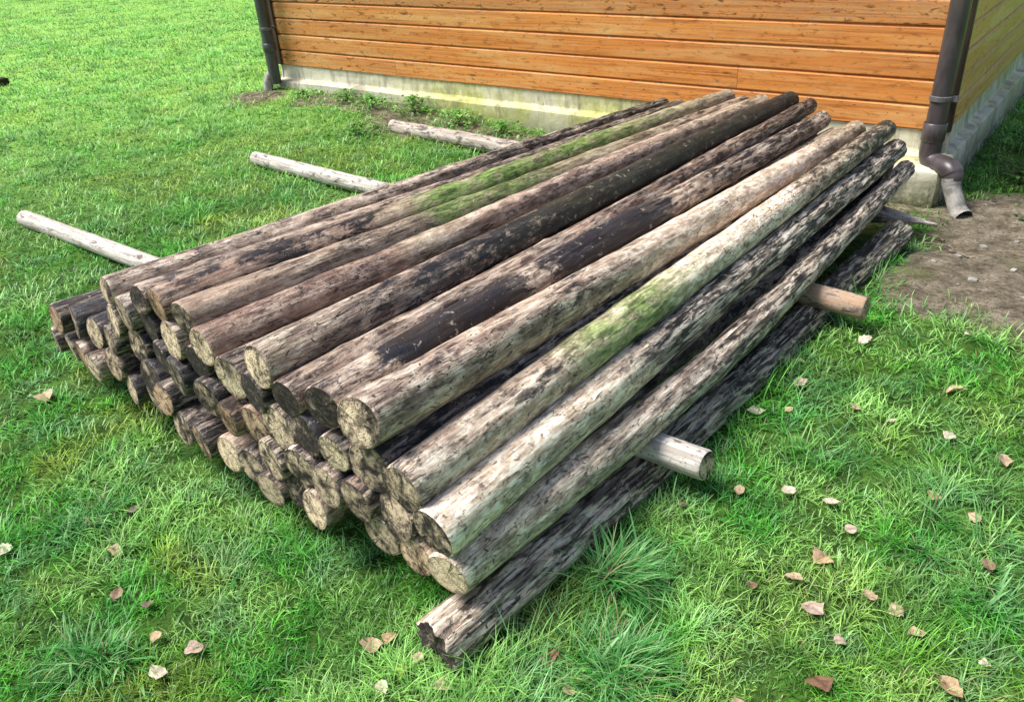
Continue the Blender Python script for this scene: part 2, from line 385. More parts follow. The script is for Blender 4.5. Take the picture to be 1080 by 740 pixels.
def timber(name, P, F, r, keys, mat=None, endmat=None, taper=.9, seed=0, bend=.012, ridge=0.0, flat=1.0,
           tip=False, knots=4, end=None, rag=0.0, rough=1.0, curve=None):
    """keys rows: t, dark, moss, pale, shred, red"""
    rg = np.random.default_rng(1000 + seed)
    mw, L = frame_from(P, F)
    NR = int(max(24, L * 34)); NS = 32 if not ridge > .5 else 44
    t = np.linspace(0, 1, NR)
    # crisp rim rings
    t = np.unique(np.concatenate([[0, .003 / L * 1.0, .009 / L], t[1:-1], [1 - .009 / L, 1 - .003 / L, 1]]))
    NR = len(t)
    a = np.linspace(0, 2 * np.pi, NS, endpoint=False)
    T, A = np.meshgrid(t, a, indexing='ij')
    ca, sa = np.cos(A), np.sin(A)
    N = Noise2(500 + seed, 64)
    rad = r * (1 - (1 - taper) * T)
    # slow swellings, lobes, small dents
    k0 = keyed(keys, t); dark, moss, pale, shred, red = [np.repeat(v[:, None], NS, 1) for v in k0]
    u = T * L
    lob = (N(u * 1.1 + 3, ca * 1.2 + 5, 1, 2) - .5) + (N(u * 1.1 + 9, sa * 1.2 + 15, 1, 2) - .5)
    rough = rough * np.clip(.25 + np.minimum(u, L - u) / .25, 0, 1)
    rad = rad * (1 + .07 * lob * rough)
    dent = (N(u * 9, ca * 3 + 20, 1, 3) - .5) + (N(u * 9 + 7, sa * 3 + 30, 1, 3) - .5)
    rad = rad + .004 * dent * rough
    fib = np.abs(N(u * 3.0 + 2, ca * 9 + 40, 1, 2) - .5) + np.abs(N(u * 3.0 + 11, sa * 9 + 60, 1, 2) - .5)
    rad = rad - (.018 * np.clip(.22 - fib, 0, 1) / .22) * shred * .55 - ridge * .02 * np.clip(.30 - fib, 0, 1) / .30 * np.clip(.35 + u / .3, 0, 1)
    for _ in range(knots):
        kt, ka = rg.uniform(.05, .95), rg.uniform(0, 2 * np.pi)
        d2 = ((u - kt * L) / .028) ** 2 + (np.angle(np.exp(1j * (A - ka))) / .28) ** 2
        rad = rad + .006 * np.exp(-d2)
    # rim chamfer
    ed = np.minimum(u, L - u)
    rad = rad * np.interp(ed, [0, .003, .009], [.93, .975, 1.0])
    if tip:
        rad = rad * np.interp(T, [0, 1 - tip / L, 1], [1, 1, .06])
    bx = bend * np.sin(np.pi * T) * rg.uniform(-1, 1) + bend * .5 * np.sin(2 * np.pi * T) * rg.uniform(-1, 1)
    bz = bend * np.sin(np.pi * T) * rg.uniform(-.4, .4)
    if curve:
        ck = np.array(curve, float); tt = np.linspace(0, 1, 200)
        sm = lambda v: np.convolve(np.pad(np.interp(tt, ck[:, 0], v), 14, mode='edge'), np.ones(29) / 29, 'valid')
        bx = bx + np.interp(T, tt, sm(ck[:, 1])); bz = bz + np.interp(T, tt, sm(ck[:, 2]))
    Y = rad * ca + bx; Z = rad * sa * flat + bz
    ty, tz = rg.uniform(-.12, .12, 2)
    X = u + (ty * Y + tz * Z) * np.clip(1 - u / .12, 0, 1) - (ty * Y) * np.clip(1 - (L - u) / .12, 0, 1)
    if rag:
        X = X + rag * (N(ca * 4 + 3, sa * 4 + 8, 1, 2) - .3) * np.clip(1 - u / .2, 0, 1) - rag * (N(ca * 4 + 13, sa * 4 + 18, 1, 2) - .3) * np.clip(1 - (L - u) / .2, 0, 1)
    V = np.stack([X, Y, Z], -1).reshape(-1, 3)
    i = np.arange(NR - 1)[:, None]; j = np.arange(NS)[None]
    q = np.stack([i * NS + j, (i + 1) * NS + j, (i + 1) * NS + (j + 1) % NS, i * NS + (j + 1) % NS], -1).reshape(-1, 4)[:, ::-1]
    at = dict(dark=dark.ravel(), moss=moss.ravel(), pale=pale.ravel(), shred=shred.ravel(), red=red.ravel())
    me = mesh_np(name, V, [q], True, at)
    o = link(name, me, mat or MAT_LOG); o.matrix_world = mw
    # cut ends, each fanned over the first / last ring
    for side in (0, 1):
        if side and tip: continue
        ring = V[:NS] if side == 0 else V[-NS:]
        c = ring.mean(0); sgn = -1 if side == 0 else 1
        fr = [0, .3, .55, .78, .92, 1.0]
        vs = [c[None]]; rims = [np.zeros(1)]
        for f in fr[1:]:
            p = c + (ring - c) * f
            p = p.copy(); p[:, 0] += sgn * (.003 * (1 - f) + (.0015 * (N(p[:, 1] * 60 + 5, p[:, 2] * 60 + 9, 1, 2) - .5) if f < 1 else 0))
            vs.append(p); rims.append(np.full(NS, f))
        W = np.concatenate(vs); rim = np.concatenate(rims)
        W = W - c
        jj = np.arange(NS)
        tri = np.stack([np.zeros(NS, int), 1 + jj, 1 + (jj + 1) % NS], -1)
        qs = []
        for k in range(len(fr) - 2):
            b0 = 1 + k * NS; b1 = b0 + NS
            qs.append(np.stack([b0 + jj, b1 + jj, b1 + (jj + 1) % NS, b0 + (jj + 1) % NS], -1))
        qq = np.concatenate(qs)
        if side == 0: tri = tri[:, ::-1]; qq = qq[:, ::-1]
        e = end or (rg.uniform(.0, .9), rg.uniform(.2, .75), rg.choice([0, 0, 0, .6]))
        n = len(W)
        m2 = mesh_np('cut_end', W, [tri, qq], True, dict(rim=rim, pale=np.full(n, e[0]), dark=np.full(n, e[1]), red=np.full(n, e[2])))
        link('cut_end', m2, endmat or MAT_END, o, loc=tuple(c))
    return o

# near-end centre, far-end centre, radius (metres), measured on the stack
LOGS = [
    ('a', (-3.101, 1.108, 0.32), (-2.479, 4.5, 0.249), 0.0627),
    ('b', (-2.989, 1.102, 0.323), (-2.368, 4.5, 0.252), 0.0627),
    ('c0', (-3.219, 1.11, 0.194), (-2.58, 4.5, 0.149), 0.057),
    ('d', (-3.119, 1.104, 0.179), (-2.485, 4.5, 0.12), 0.057),
    ('e', (-3.017, 1.098, 0.182), (-2.386, 4.5, 0.136), 0.057),
    ('f', (-2.81, 1.09, 0.336), (-2.253, 4.5, 0.271), 0.0627),
    ('g', (-2.598, 1.08, 0.444), (-2.124, 4.5, 0.387), 0.0627),
    ('h', (-2.569, 1.083, 0.563), (-2.329, 4.5, 0.425), 0.048),
    ('j', (-2.466, 1.073, 0.509), (-2.019, 4.5, 0.448), 0.0627),
    ('k', (-2.326, 1.064, 0.594), (-2.222, 4.5, 0.422), 0.05),
    ('l', (-2.194, 1.05, 0.615), (-1.915, 4.5, 0.498), 0.06),
    ('m', (-2.339, 1.059, 0.494), (-1.925, 4.5, 0.392), 0.0627),
    ('n', (-2.156, 1.04, 0.509), (-1.815, 4.5, 0.366), 0.0661),
    ('o', (-2.655, 1.08, 0.355), (-2.125, 4.5, 0.282), 0.057),
    ('p', (-2.473, 1.066, 0.385), (-2.024, 4.5, 0.336), 0.0661),
    ('q', (-2.683, 1.077, 0.253), (-2.178, 4.5, 0.19), 0.0638),
    ('r', (-2.879, 1.088, 0.178), (-2.284, 4.5, 0.128), 0.0593),
    ('t', (-2.026, 1.03, 0.62), (-1.817, 4.5, 0.472), 0.055),
    ('u', (-1.946, 1.018, 0.556), (-1.717, 4.5, 0.483), 0.06),
    ('v', (-2.269, 1.046, 0.416), (-1.927, 4.5, 0.289), 0.057),
    ('w', (-2.163, 1.035, 0.388), (-1.827, 4.5, 0.248), 0.0684),
    ('x', (-2.404, 1.055, 0.294), (-2.019, 4.5, 0.223), 0.0627),
    ('y', (-2.612, 1.07, 0.173), (-2.096, 4.5, 0.12), 0.0593),
    ('z', (-2.447, 1.054, 0.19), (-1.993, 4.5, 0.12), 0.0593),
    ('aa', (-2.301, 1.042, 0.258), (-1.918, 4.5, 0.189), 0.0593),
    ('bb', (-2.034, 1.023, 0.473), (-1.709, 4.5, 0.382), 0.057),
    ('cc', (-1.998, 1.015, 0.37), (-1.717, 4.5, 0.276), 0.0661),
    ('dd', (-1.823, 0.999, 0.498), (-1.599, 4.5, 0.397), 0.0707),
    ('ee', (-1.652, 0.993, 0.593), (-1.558, 4.5, 0.505), 0.064),
    ('ff', (-1.707, 0.994, 0.494), (-1.483, 4.5, 0.387), 0.0638),
    ('gg', (-1.551, 0.987, 0.532), (-1.456, 4.5, 0.481), 0.055),
    ('hh', (-2.238, 1.03, 0.167), (-1.839, 4.5, 0.12), 0.0627),
    ('ii', (-2.097, 1.016, 0.179), (-1.741, 4.5, 0.167), 0.0627),
    ('jj', (-1.962, 1.001, 0.183), (-1.644, 4.5, 0.12), 0.0627),
    ('kk', (-1.828, 0.995, 0.199), (-1.572, 4.5, 0.197), 0.0616),
    ('ll', (-1.869, 0.998, 0.353), (-1.617, 4.5, 0.288), 0.057),
    ('mm', (-1.77, 0.995, 0.36), (-1.518, 4.5, 0.289), 0.0627),
    ('nn', (-1.627, 0.99, 0.414), (-1.403, 4.5, 0.308), 0.0684),
    ('oo', (-1.685, 0.99, 0.289), (-1.449, 4.5, 0.209), 0.0661),
    ('T1', (-1.393, 0.979, 0.565), (-1.377, 4.5, 0.415), 0.062),
    ('p3', (-1.509, 0.983, 0.434), (-1.239, 4.5, 0.265), 0.0638),
    ('p4', (-1.547, 0.983, 0.324), (-1.337, 4.5, 0.219), 0.0627),
    ('p5', (-1.716, 0.989, 0.175), (-1.504, 4.5, 0.12), 0.0593),
    ('p6', (-1.617, 0.985, 0.2), (-1.402, 4.5, 0.12), 0.0593),
    ('p7', (-1.386, 0.976, 0.432), (-1.303, 4.5, 0.343), 0.056),
    ('p8', (-1.438, 0.978, 0.31), (-1.204, 4.5, 0.12), 0.0627),
    ('p9', (-1.513, 0.98, 0.201), (-1.304, 4.5, 0.12), 0.0593),
    ('T2', (-1.262, 0.971, 0.572), (-1.197, 4.5, 0.373), 0.069),
    ('q1', (-1.268, 0.97, 0.434), (-1.1, 4.5, 0.305), 0.073),
    ('q2', (-1.322, 0.97, 0.319), (-1.152, 4.5, 0.207), 0.0627),
    ('q3', (-1.201, 0.97, 0.315), (-1.037, 4.5, 0.206), 0.0684),
    ('q4', (-1.271, 0.97, 0.22), (-1.096, 4.5, 0.12), 0.0638),
    ('T3', (-1.148, 0.97, 0.428), (-1.039, 4.5, 0.402), 0.064),
    ('T4', (-1.072, 0.97, 0.332), (-0.978, 4.5, 0.302), 0.07),
    ('q5', (-1.149, 0.97, 0.215), (-0.983, 4.5, 0.12), 0.057),
    ('T5', (-1.045, 0.97, 0.218), (-0.922, 4.5, 0.2), 0.062),
]
# top-layer looks:  t, dark, moss, pale, shred, red      end: pale, dark, red
D = .35
LOOK = {
 'h':  ([(0,.40,0,.7,.1,.1),(.25,.45,0,.75,.2,0),(.5,.55,.0,.5,.4,.1),(1,.70,.1,.3,.5,.1)], (.6,.4,0)),
 'k':  ([(0,.5,0,.25,.2,0),(.2,.45,0,.6,.4,.2),(.5,.55,0,.5,.5,.1),(1,.65,.1,.3,.5,.1)], (.1,.9,0)),
 'l':  ([(0,.50,0,.05,0,.25),(.2,.60,0,.05,0,.15),(.28,.45,.2,.1,0,0),(.31,.25,1.1,.3,0,0),(.62,.2,1.1,.4,0,0),(.78,.3,.5,.5,.2,0),(1,.35,.1,.55,.3,0)], (.5,.45,.9)),
 't':  ([(0,.4,0,.35,.1,.1),(.26,.45,.1,.4,.1,.1),(.29,.5,.9,0,0,0),(.42,.6,.9,0,0,0),(.50,.4,.25,.4,.3,0),(1,.55,0,.3,.4,.2)], (.4,.7,0)),
 'u':  ([(0,.35,0,.3,0,.35),(.2,.4,0,.25,0,.3),(.235,.2,.15,.7,0,0),(.33,.3,0,.45,.1,.3),(.6,.25,0,.65,.1,.25),(1,.2,.15,.65,.1,.1)], (1,.15,0)),
 'ee': ([(0,.40,.10,.55,.1,0),(.13,.5,0,.4,.2,0),(.2,.62,0,.2,.1,0),(.35,.72,.10,.0,0,.2),(.7,.85,.12,.0,0,.2),(1,.85,.08,0,0,.2)], (1,.35,0)),
 'gg': ([(0,.45,0,.25,.3,.35),(.25,.4,0,.35,.5,.3),(.5,.55,0,.2,.5,.6),(1,.7,0,.1,.3,.9)], (0,1.2,0)),
 'T1': ([(0,.5,0,.45,.1,0),(.05,.45,0,.4,0,0),(.09,1.0,0,-.2,0,0),(.19,1.0,0,.0,0,0),(.24,.4,0,.45,.3,0),(.30,.9,0,.0,.1,0),(.40,1.1,0,-.1,0,0),(.52,.45,0,.35,.3,.1),(.7,.7,0,.3,.6,.1),(1,.5,0,.45,.7,0)], (.2,.95,0)),
 'p7': ([(0,.6,0,.2,.3,.1),(.5,.7,0,.2,.5,.3),(1,.4,.1,.5,.2,.2)], (1,.35,0)),
 'T2': ([(0,.40,0,.6,.1,0),(.07,.35,0,.45,0,0),(.12,.42,0,.5,0,.1),(.22,.5,0,.6,.2,0),(.33,.4,0,.9,.1,0),(.45,.1,.0,1.4,.1,0),(.78,.05,0,1.5,0,0),(.86,.35,.15,.6,0,0),(1,.45,.2,.3,.1,0)], (.8,.5,0)),
 'T3': ([(0,.55,0,.55,.2,0),(.06,.35,0,.7,.2,.1),(.16,.5,.05,.6,.1,.2),(.22,.3,.9,.6,0,0),(.30,.2,.95,.7,0,0),(.38,.15,.35,1.1,0,0),(.44,.1,.1,1.4,0,0),(.60,.05,0,1.5,0,0),(.66,.5,.1,.4,0,.1),(1,.6,.15,.2,0,.2)], (.6,.6,0)),
 'T4': ([(0,.35,0,.9,0,0),(.16,.25,.05,1.,.1,.1),(.24,.35,0,.7,.2,0),(.28,.65,0,.3,.6,0),(.5,.5,0,.5,1,0),(1,.5,0,.6,1,0)], (.4,.8,0)),
 'T5': ([(0,.30,.05,.95,.1,.1),(.12,.38,.05,.8,.2,0),(.24,.42,0,.6,.5,0),(.5,.5,0,.5,.9,0),(1,.5,0,.55,1,0)], (1.25,-.3,0)),
 'q1': ([(0,.6,0,.2,.5,0),(.3,.6,0,.35,.8,0),(1,.7,0,.2,.7,0)], (.3,.75,0)),
 'jj': (None, (1.2,-.1,.0)), 'n': (None, (1.15,.1,0)), 'kk': (None, (.25,.5,0)), 'll': (None, (.2,.5,.8)), 'mm': (None, (.5,.4,.5)),
 'nn': (None, (.8,.35,0)), 'p9': (None, (.9,.2,0)), 'q4': (None, (.5,.35,0)), 'q3': (None, (.4,.5,0)), 'q5': (None, (.7,.3,.4)),
 'q2': (None, (.25,.45,0)), 'oo': (None, (.8,.4,0)), 'p8': (None, (.5,.4,0)), 'ff': (None, (0,1.1,0)), 'bb': (None, (0,1.2,0)),
 'm': (None, (0,1.2,0)), 'w': (None, (.3,1.0,0)), 'v': (None, (0,1.1,0)), 'x': (None, (0,.95,0)), 'cc': (None, (.5,.8,.2)),
 'dd': (None, (.9,.35,0)), 'p3': (None, (.3,.85,0)), 'p4': (None, (.6,.55,0)), 'r': (None, (.9,.3,0)), 'p': (None, (.5,.6,0)),
 'g': (None, (.9,.3,0)), 'hh': (None, (.6,.5,0)), 'q': (None, (.6,.5,.2)),
}
TOP = ['h','k','l','t','u','ee','gg','T1','p7','T2','T3','T4','T5']
LABEL = {
 'h': 'thin grey timber along the outer left edge of the top layer',
 'k': 'thin dark speckled timber with a black end, second from the left in the top layer',
 'l': 'timber in the top layer turning from purple brown to yellow green algae halfway along',
 't': 'timber with a short dark green patch, just right of the yellow green one',
 'u': 'pinkish grey top layer timber with a bright cream end near the left corner',
 'ee': 'thick top layer timber, pale near its two lobed end and olive black farther on',
 'gg': 'slim red brown timber in the top layer with a black end, between two thicker ones',
 'T1': 'blue black blotched timber in the top layer with a long charred looking stretch',
 'p7': 'timber sunk low between the blue black blotched one and the white bleached one',
 'T2': 'thick timber in the top layer bleached nearly white along its far half',
 'T3': 'timber in the top layer with a pale green middle, white stretch and brown far tip',
 'T4': 'thick smooth tan timber on the right slope of the stack, black shredded skin farther on',
 'T5': 'rightmost timber of the stack with a clean yellow freshly sawn end',
 'a': 'topmost timber end at the far left edge of the stack',
 'b': 'dark timber end directly right of the topmost one at the far left edge',
 'c0': 'leftmost timber end in the bottom row of the stack',
 'd': 'second timber end from the left in the bottom row',
 'e': 'third timber end from the left in the bottom row',
 'r': 'fourth timber end from the left in the bottom row, cream faced',
 'f': 'timber end in the second row, third from the left edge of the stack',
 'g': 'cream timber end below the thin grey timber on the outer left edge of the pile',
 'j': 'timber end just below and right of the outermost thin grey timber of the top layer',
 'm': 'black timber end directly below the purple brown and green timber',
 'n': 'bright cream timber end below the timber with the short dark green patch',
 'o': 'small timber end under the cream one near the left corner of the stack',
 'p': 'mottled timber end two rows under the thin dark speckled timber of the top layer',
 'q': 'timber end just above the bottom row, fifth from the left corner',
 'v': 'small black timber end below the bright cream one near the left corner',
 'w': 'dark timber end under the bright cream end of the pinkish grey timber',
 'x': 'black timber end in the second row between two mottled ones near the left corner',
 'y': 'fifth timber end from the left in the bottom row',
 'z': 'sixth timber end from the left in the bottom row',
 'aa': 'grey timber end in the second row, left of the short brown ends',
 'bb': 'black timber end in deep shade between the pinkish grey and the olive black timbers',
 'cc': 'brown timber end with a dark split, standing alone below the two lobed pair',
 'dd': 'pale lower lobe of the pair of ends beside the olive black timber',
 'ff': 'black round end directly below the olive black timber',
 'hh': 'seventh timber end from the left in the bottom row',
 'ii': 'eighth timber end from the left in the bottom row, grey brown',
 'jj': 'round orange cream timber end in the bottom row, brightest left of the middle',
 'kk': 'smooth grey timber end in the bottom row just right of the orange cream one',
 'll': 'rust brown timber end in the second row above the orange cream end',
 'mm': 'short brown timber end in the second row just right of the rust brown one',
 'nn': 'tall cream mottled end below the black end of the slim red brown timber',
 'oo': 'cream and black mottled end in the second row, left of the middle of the stack',
 'p3': 'dark mottled end below the blue black blotched timber',
 'p4': 'grey end with a pale patch in the second row at the middle of the stack',
 'p5': 'bottom row end lying right of the smooth grey one',
 'p6': 'dark end squeezed into the bottom row at the middle of the stack',
 'p8': 'grey brown second row end right above the small pale bottom one',
 'p9': 'small pale round end lowest at the middle of the bottom row',
 'q1': 'dark shredded timber seen through the gap right of the white bleached one',
 'q2': 'smooth purple grey oval end alone in the gap beneath the dark shredded timber',
 'q3': 'grey round end directly beneath the timber with the pale green middle',
 'q4': 'lower grey end overlapped by the round one beneath the pale green timber',
 'q5': 'reddish tan end lowest on the right, just left of the freshly sawn yellow one',
}
CURVE = {'T5': [(0, 0, 0), (.15, -.03, 0), (.30, -.055, 0), (.42, -.055, 0), (.6, -.03, 0), (1, 0, 0)], 'T4': [(0, 0, 0), (.3, -.012, 0), (1, 0, 0)],
         'k': [(0, 0, 0), (.5, .02, 0), (1, 0, 0)], 'gg': [(0, 0, 0), (.45, -.02, 0), (1, 0, 0)]}
GROUP = 'round timbers stacked in the pile'
for i, (k, P, F, r) in enumerate(LOGS):
    rg = np.random.default_rng(50 + i)
    keys, end = LOOK.get(k, (None, None))
    if keys is None:
        b = rg.uniform(.3, .8); p = rg.uniform(0, .6); s = rg.choice([0, .2, .6]); rd = rg.choice([0, 0, .3, .5])
        if end is not None: b = .35 + .45 * max(0, min(1, end[1])); p = end[0] * .5; rd = end[2] * .6
        keys = [(0, b, 0, p, s, rd), (.3, rg.uniform(.4, .8), 0, rg.uniform(0, .5), s, rd), (1, rg.uniform(.5, .8), 0, .2, s, 0)]
    P = np.array(P); F = np.array(F); ax = (F - P) / np.linalg.norm(F - P)
    js, je = (0, rg.uniform(-.03, .03)) if k in TOP else (rg.uniform(-.015, .015), rg.uniform(-.15, .03))
    P = P + ax * js; F = F + ax * je
    o = timber('round_timber', P, F, r, keys, seed=i, end=end, taper=.77 if k in TOP else .80, bend=.018 if k in TOP else .004, curve=CURVE.get(k),
               knots=9, rough=1.5)
    tag(o, LABEL[k], 'timber', GROUP)

# the two-lobed split log rotting on the ground in front of the stack
o = timber('rotten_log', (-1.035, .885, .058), (-.83, 4.12, .0), .076,
           [(0,.1,0,1.6,.7,0),(.12,.1,0,1.7,.75,0),(.24,.4,0,.8,.9,.1),(.6,.6,.1,.35,1,0),(1,.65,.15,.3,1,.1)], seed=91, ridge=.55, flat=.86,
           taper=1.0, bend=.02, end=(.2, 1.1, 0), rag=.03, knots=7)
tag(o, 'furrowed black and silver rotten log on the grass along the right foot of the stack', 'log')

# cross bearers under the stack
pole_keys = lambda d, rd: [(0, d, 0, .5, 0, rd), (1, d, 0, .5, 0, rd)]
o = timber('bearer_pole', (-.757, 1.775, .125), (-5.41, 1.955, .055), .046, pole_keys(.0, .0), MAT_POLE, seed=92, taper=1.1, bend=.01, end=(.5, .5, 0), knots=3)
tag(o, 'long pale peeled pole under the near part of the stack, sticking out on both sides', 'pole', 'bearer poles under the stack')
o = timber('bearer_pole', (-.672, 3.01, .105), (-5.116, 3.50, .045), .047, [(0,.35,0,.3,0,.9),(.2,.3,0,.4,0,.6),(.6,.1,0,.6,0,0),(1,.1,0,.6,0,0)], MAT_POLE, seed=93, taper=1.05, bend=.02, end=(.6, .3, .4), knots=4)
tag(o, 'pole under the middle of the stack, reddish brown at its right end', 'pole', 'bearer poles under the stack')
o = timber('bearer_pole', (-4.767, 4.58, .045), (-.70, 4.36, -.02), .055, [(0,.4,0,.4,0,.3),(.5,.6,0,.4,0,.2),(.93,.6,0,.3,0,.3),(1,.1,0,.8,0,0)], MAT_POLE, seed=94, taper=1.0, bend=.01, tip=.34, end=(.4, .5, .2), knots=4)
tag(o, 'brown stained pole nearest the wall, its right end sharpened to a point', 'pole', 'bearer poles under the stack')

# ------------------------------------------------------------------ shed
class B:
    """collects quads / boxes into one mesh with per-vertex attributes"""
    def __init__(s): s.v = []; s.q = []; s.a = {}
    def add(s, V, Q, **at):
        n0 = sum(len(x) for x in s.v); s.v.append(np.asarray(V, float)); s.q.append(np.asarray(Q, int) + n0)
        for k, val in at.items(): s.a.setdefault(k, []).append(np.broadcast_to(np.asarray(val, float), (len(V),)).copy())
    def box(s, x0, x1, y0, y1, z0, z1, **at):
        V = [(x, y, z) for z in (z0, z1) for y in (y0, y1) for x in (x0, x1)]
        Q = [(0, 2, 3, 1), (4, 5, 7, 6), (0, 1, 5, 4), (2, 6, 7, 3), (0, 4, 6, 2), (1, 3, 7, 5)]
        s.add(V, Q, **at)
    def build(s, name, mat, parent=None, smooth=False, bevel=0, **kw):
        o = link(name, mesh_np(name, np.concatenate(s.v), [np.concatenate(s.q)], smooth, {k: np.concatenate(v) for k, v in s.a.items()}), mat, parent, **kw)
        if bevel:
            m = o.modifiers.new('bevel', 'BEVEL'); m.width = bevel; m.segments = 2; m.limit_method = 'ANGLE'
        return o

PITCH = .1435
def boards(length, n, ages, seed, joints=(), axis='x', x0=0.0):
    """horizontal shiplap boarding; local x along the wall, face at y = 0 looking to -y"""
    b = B(); rg = np.random.default_rng(seed)
    prof = [(.014, .0), (.001, .0015), (0, .006), (0, PITCH - .021), (.002, PITCH - .018), (.017, PITCH - .006), (.019, PITCH)]
    NX = 60
    for k in range(n):
        cuts = sorted([x0, x0 + length] + [j for (kk, j) in joints if kk == k])
        for ci in range(len(cuts) - 1):
            xs = np.linspace(cuts[ci] + .0012, cuts[ci + 1] - .0012, NX)
            wob = (NC(xs * .8 + k * 7, xs * 0 + k, 1, 3) - .5) * .006
            zz = (NC(xs * .5 + k * 3, xs * 0 + k + 40, 1, 2) - .5) * .004
            V = []
            for (dy, dz) in prof:
                V.append(np.stack([xs, dy + wob * (dz > .001) * (dy < .01), k * PITCH + dz + zz * (0 < dz < PITCH)], -1))
            V = np.concatenate(V); NP = len(prof)
            i = np.arange(NP - 1)[:, None]; j = np.arange(NX - 1)[None]
            Q = np.stack([i * NX + j, i * NX + j + 1, (i + 1) * NX + j + 1, (i + 1) * NX + j], -1).reshape(-1, 4)
            age = ages[k] if k < len(ages) else .4
            left = sstep(-2.5, -6, V[:, 0]) if axis == 'x' else 0
            b.add(V, Q, board=k + 1 + ci * .37, age=np.clip(age + .35 * left, 0, 1.2))
    return b

SX, SY, SZ = -.885, 5.215, .217
shed = empty('shed', (SX, SY, SZ), (0, .0145, 0))
tag(shed, 'timber shed clad in orange horizontal boards on a stained concrete plinth', 'shed')
FL = 5.98; NBD = 15; H = NBD * PITCH; DEP = 3.6
ages = [.15, .05, .08, .15, .5, .3, .6, .5, .6, .4, .6, .5, .5, .5, .5]
boards(FL, NBD, ages, 3, joints=[(1, -1.29), (4, -3.4), (6, -2.2), (5, -4.6), (0, -4.4)], x0=-FL).build('front_wall', MAT_BOARD, shed)
sw = boards(DEP, NBD, [.2] * NBD, 5, joints=[(3, 1.6), (5, 2.4)], axis='y', x0=.012)
sw.build('side_wall', MAT_SIDE, shed, rot=(0, 0, math.pi / 2), loc=(0, 0, 0))
sw2 = boards(DEP, NBD, [.3] * NBD, 6, axis='y', x0=-DEP); sw2.build('side_wall', MAT_SIDE, shed, rot=(0, 0, -math.pi / 2), loc=(-FL, 0, 0))
boards(FL, NBD, [.4] * NBD, 8, x0=0).build('rear_wall', MAT_BOARD, shed, rot=(0, 0, math.pi), loc=(0, DEP, 0))
for x in (.004, -FL - .004):
    c = B(); s = 1 if x > 0 else -1
    c.box(min(x - .045 * s, x + .018 * s), max(x - .045 * s, x + .018 * s), -.016, .03, .002, H, board=3.0)
    c.build('corner_board', MAT_TRIM, shed, bevel=.003)

# plinth: upper course and a foot that steps forward, each with a wavering hand-trowelled surface
def plinth_run(L, x0, seed, algae):
    b = B(); NX = 90; xs = np.linspace(x0, x0 + L, NX)
    ledge = -.125 + (ND(xs * 1.2, xs * 0 + seed, 1, 3) - .5) * .02
    prof = [(.012, -.003 + xs * 0), (.010, -.06 + xs * 0), (.008, ledge + .012), (.002, ledge + .002), (-.052, ledge - .010), (-.062, ledge - .018),
            (-.064, ledge - .12), (-.067, ledge - .28), (-.07, -.6 + xs * 0)]
    V = []
    for n, (dy, z) in enumerate(prof):
        V.append(np.stack([xs, dy + (ND(xs * 3, xs * 0 + n * 1.7 + seed, 1, 4) - .5) * .012, z], -1))
    V = np.concatenate(V); NP = len(prof)
    i = np.arange(NP - 1)[:, None]; j = np.arange(NX - 1)[None]
    Q = np.stack([i * NX + j, (i + 1) * NX + j, (i + 1) * NX + j + 1, i * NX + j + 1], -1).reshape(-1, 4)[:, ::-1]
    al = algae(V[:, 0], V[:, 2])
    b.add(V, Q, algae=al); return b
fa = lambda x, z: np.clip(.20 + .9 * sstep(-5.2, -3.4, x) * (1 - .85 * sstep(-1.5, -.6, x)), 0, 1) * np.where(z < -.1, 1.0, .8)
plinth_run(FL + .04, -FL - .02, 1, fa).build('plinth', MAT_CONC, shed, smooth=False)
sa = lambda x, z: np.where(z < -.1, .5, .8)
plinth_run(DEP, -.02, 2, sa).build('plinth', MAT_CONC, shed, rot=(0, 0, math.pi / 2), loc=(0, 0, 0))
plinth_run(DEP, -DEP, 4, sa).build('plinth', MAT_CONC, shed, rot=(0, 0, -math.pi / 2), loc=(-FL, 0, 0))
plinth_run(FL, 0, 5, sa).build('plinth', MAT_CONC, shed, rot=(0, 0, math.pi), loc=(0, DEP, 0))

# rough footing block under the front right corner
def rough_block(name, mat, cx, cy, cz, sx, sy, sz, seed, parent, **at):
    n = 9; b = B(); N = Noise2(seed, 64)
    g = np.linspace(-1, 1, n)
    for ax in range(3):
        for s in (-1, 1):
            U, W = np.meshgrid(g, g, indexing='ij'); P = np.zeros((n, n, 3)); o2 = [k for k in range(3) if k != ax]
            P[..., ax] = s; P[..., o2[0]] = U; P[..., o2[1]] = W
            P = P / (np.abs(P) ** 7).sum(-1, keepdims=True) ** (1 / 7)
            d = 1 + .10 * (N(P[..., 0] * 2 + 5, P[..., 1] * 2 + P[..., 2] * 1.7 + 9, 1, 3) - .5)
            P = P * d[..., None] * np.array([sx, sy, sz]) / 2 + np.array([cx, cy, cz])
            V = P.reshape(-1, 3); i = np.arange(n - 1)[:, None]; j = np.arange(n - 1)[None]
            Q = np.stack([i * n + j, (i + 1) * n + j, (i + 1) * n + j + 1, i * n + j + 1], -1).reshape(-1, 4)
            flip = (s == 1) ^ (ax == 1)
            if not flip: Q = Q[:, ::-1]
            b.add(V, Q, **at)
    return b.build(name, mat, parent, smooth=True)
rough_block('footing_block', MAT_CONC, -.105, -.16, -.275, .34, .26, .25, 21, shed, algae=.9)

# roof and gutter (out of the picture, closes the shed)
rf = B(); rf.box(-FL - .25, .25, -.28, DEP + .25, H + .03, H + .10); rf.build('roof', MAT_FELT, shed, bevel=.01)

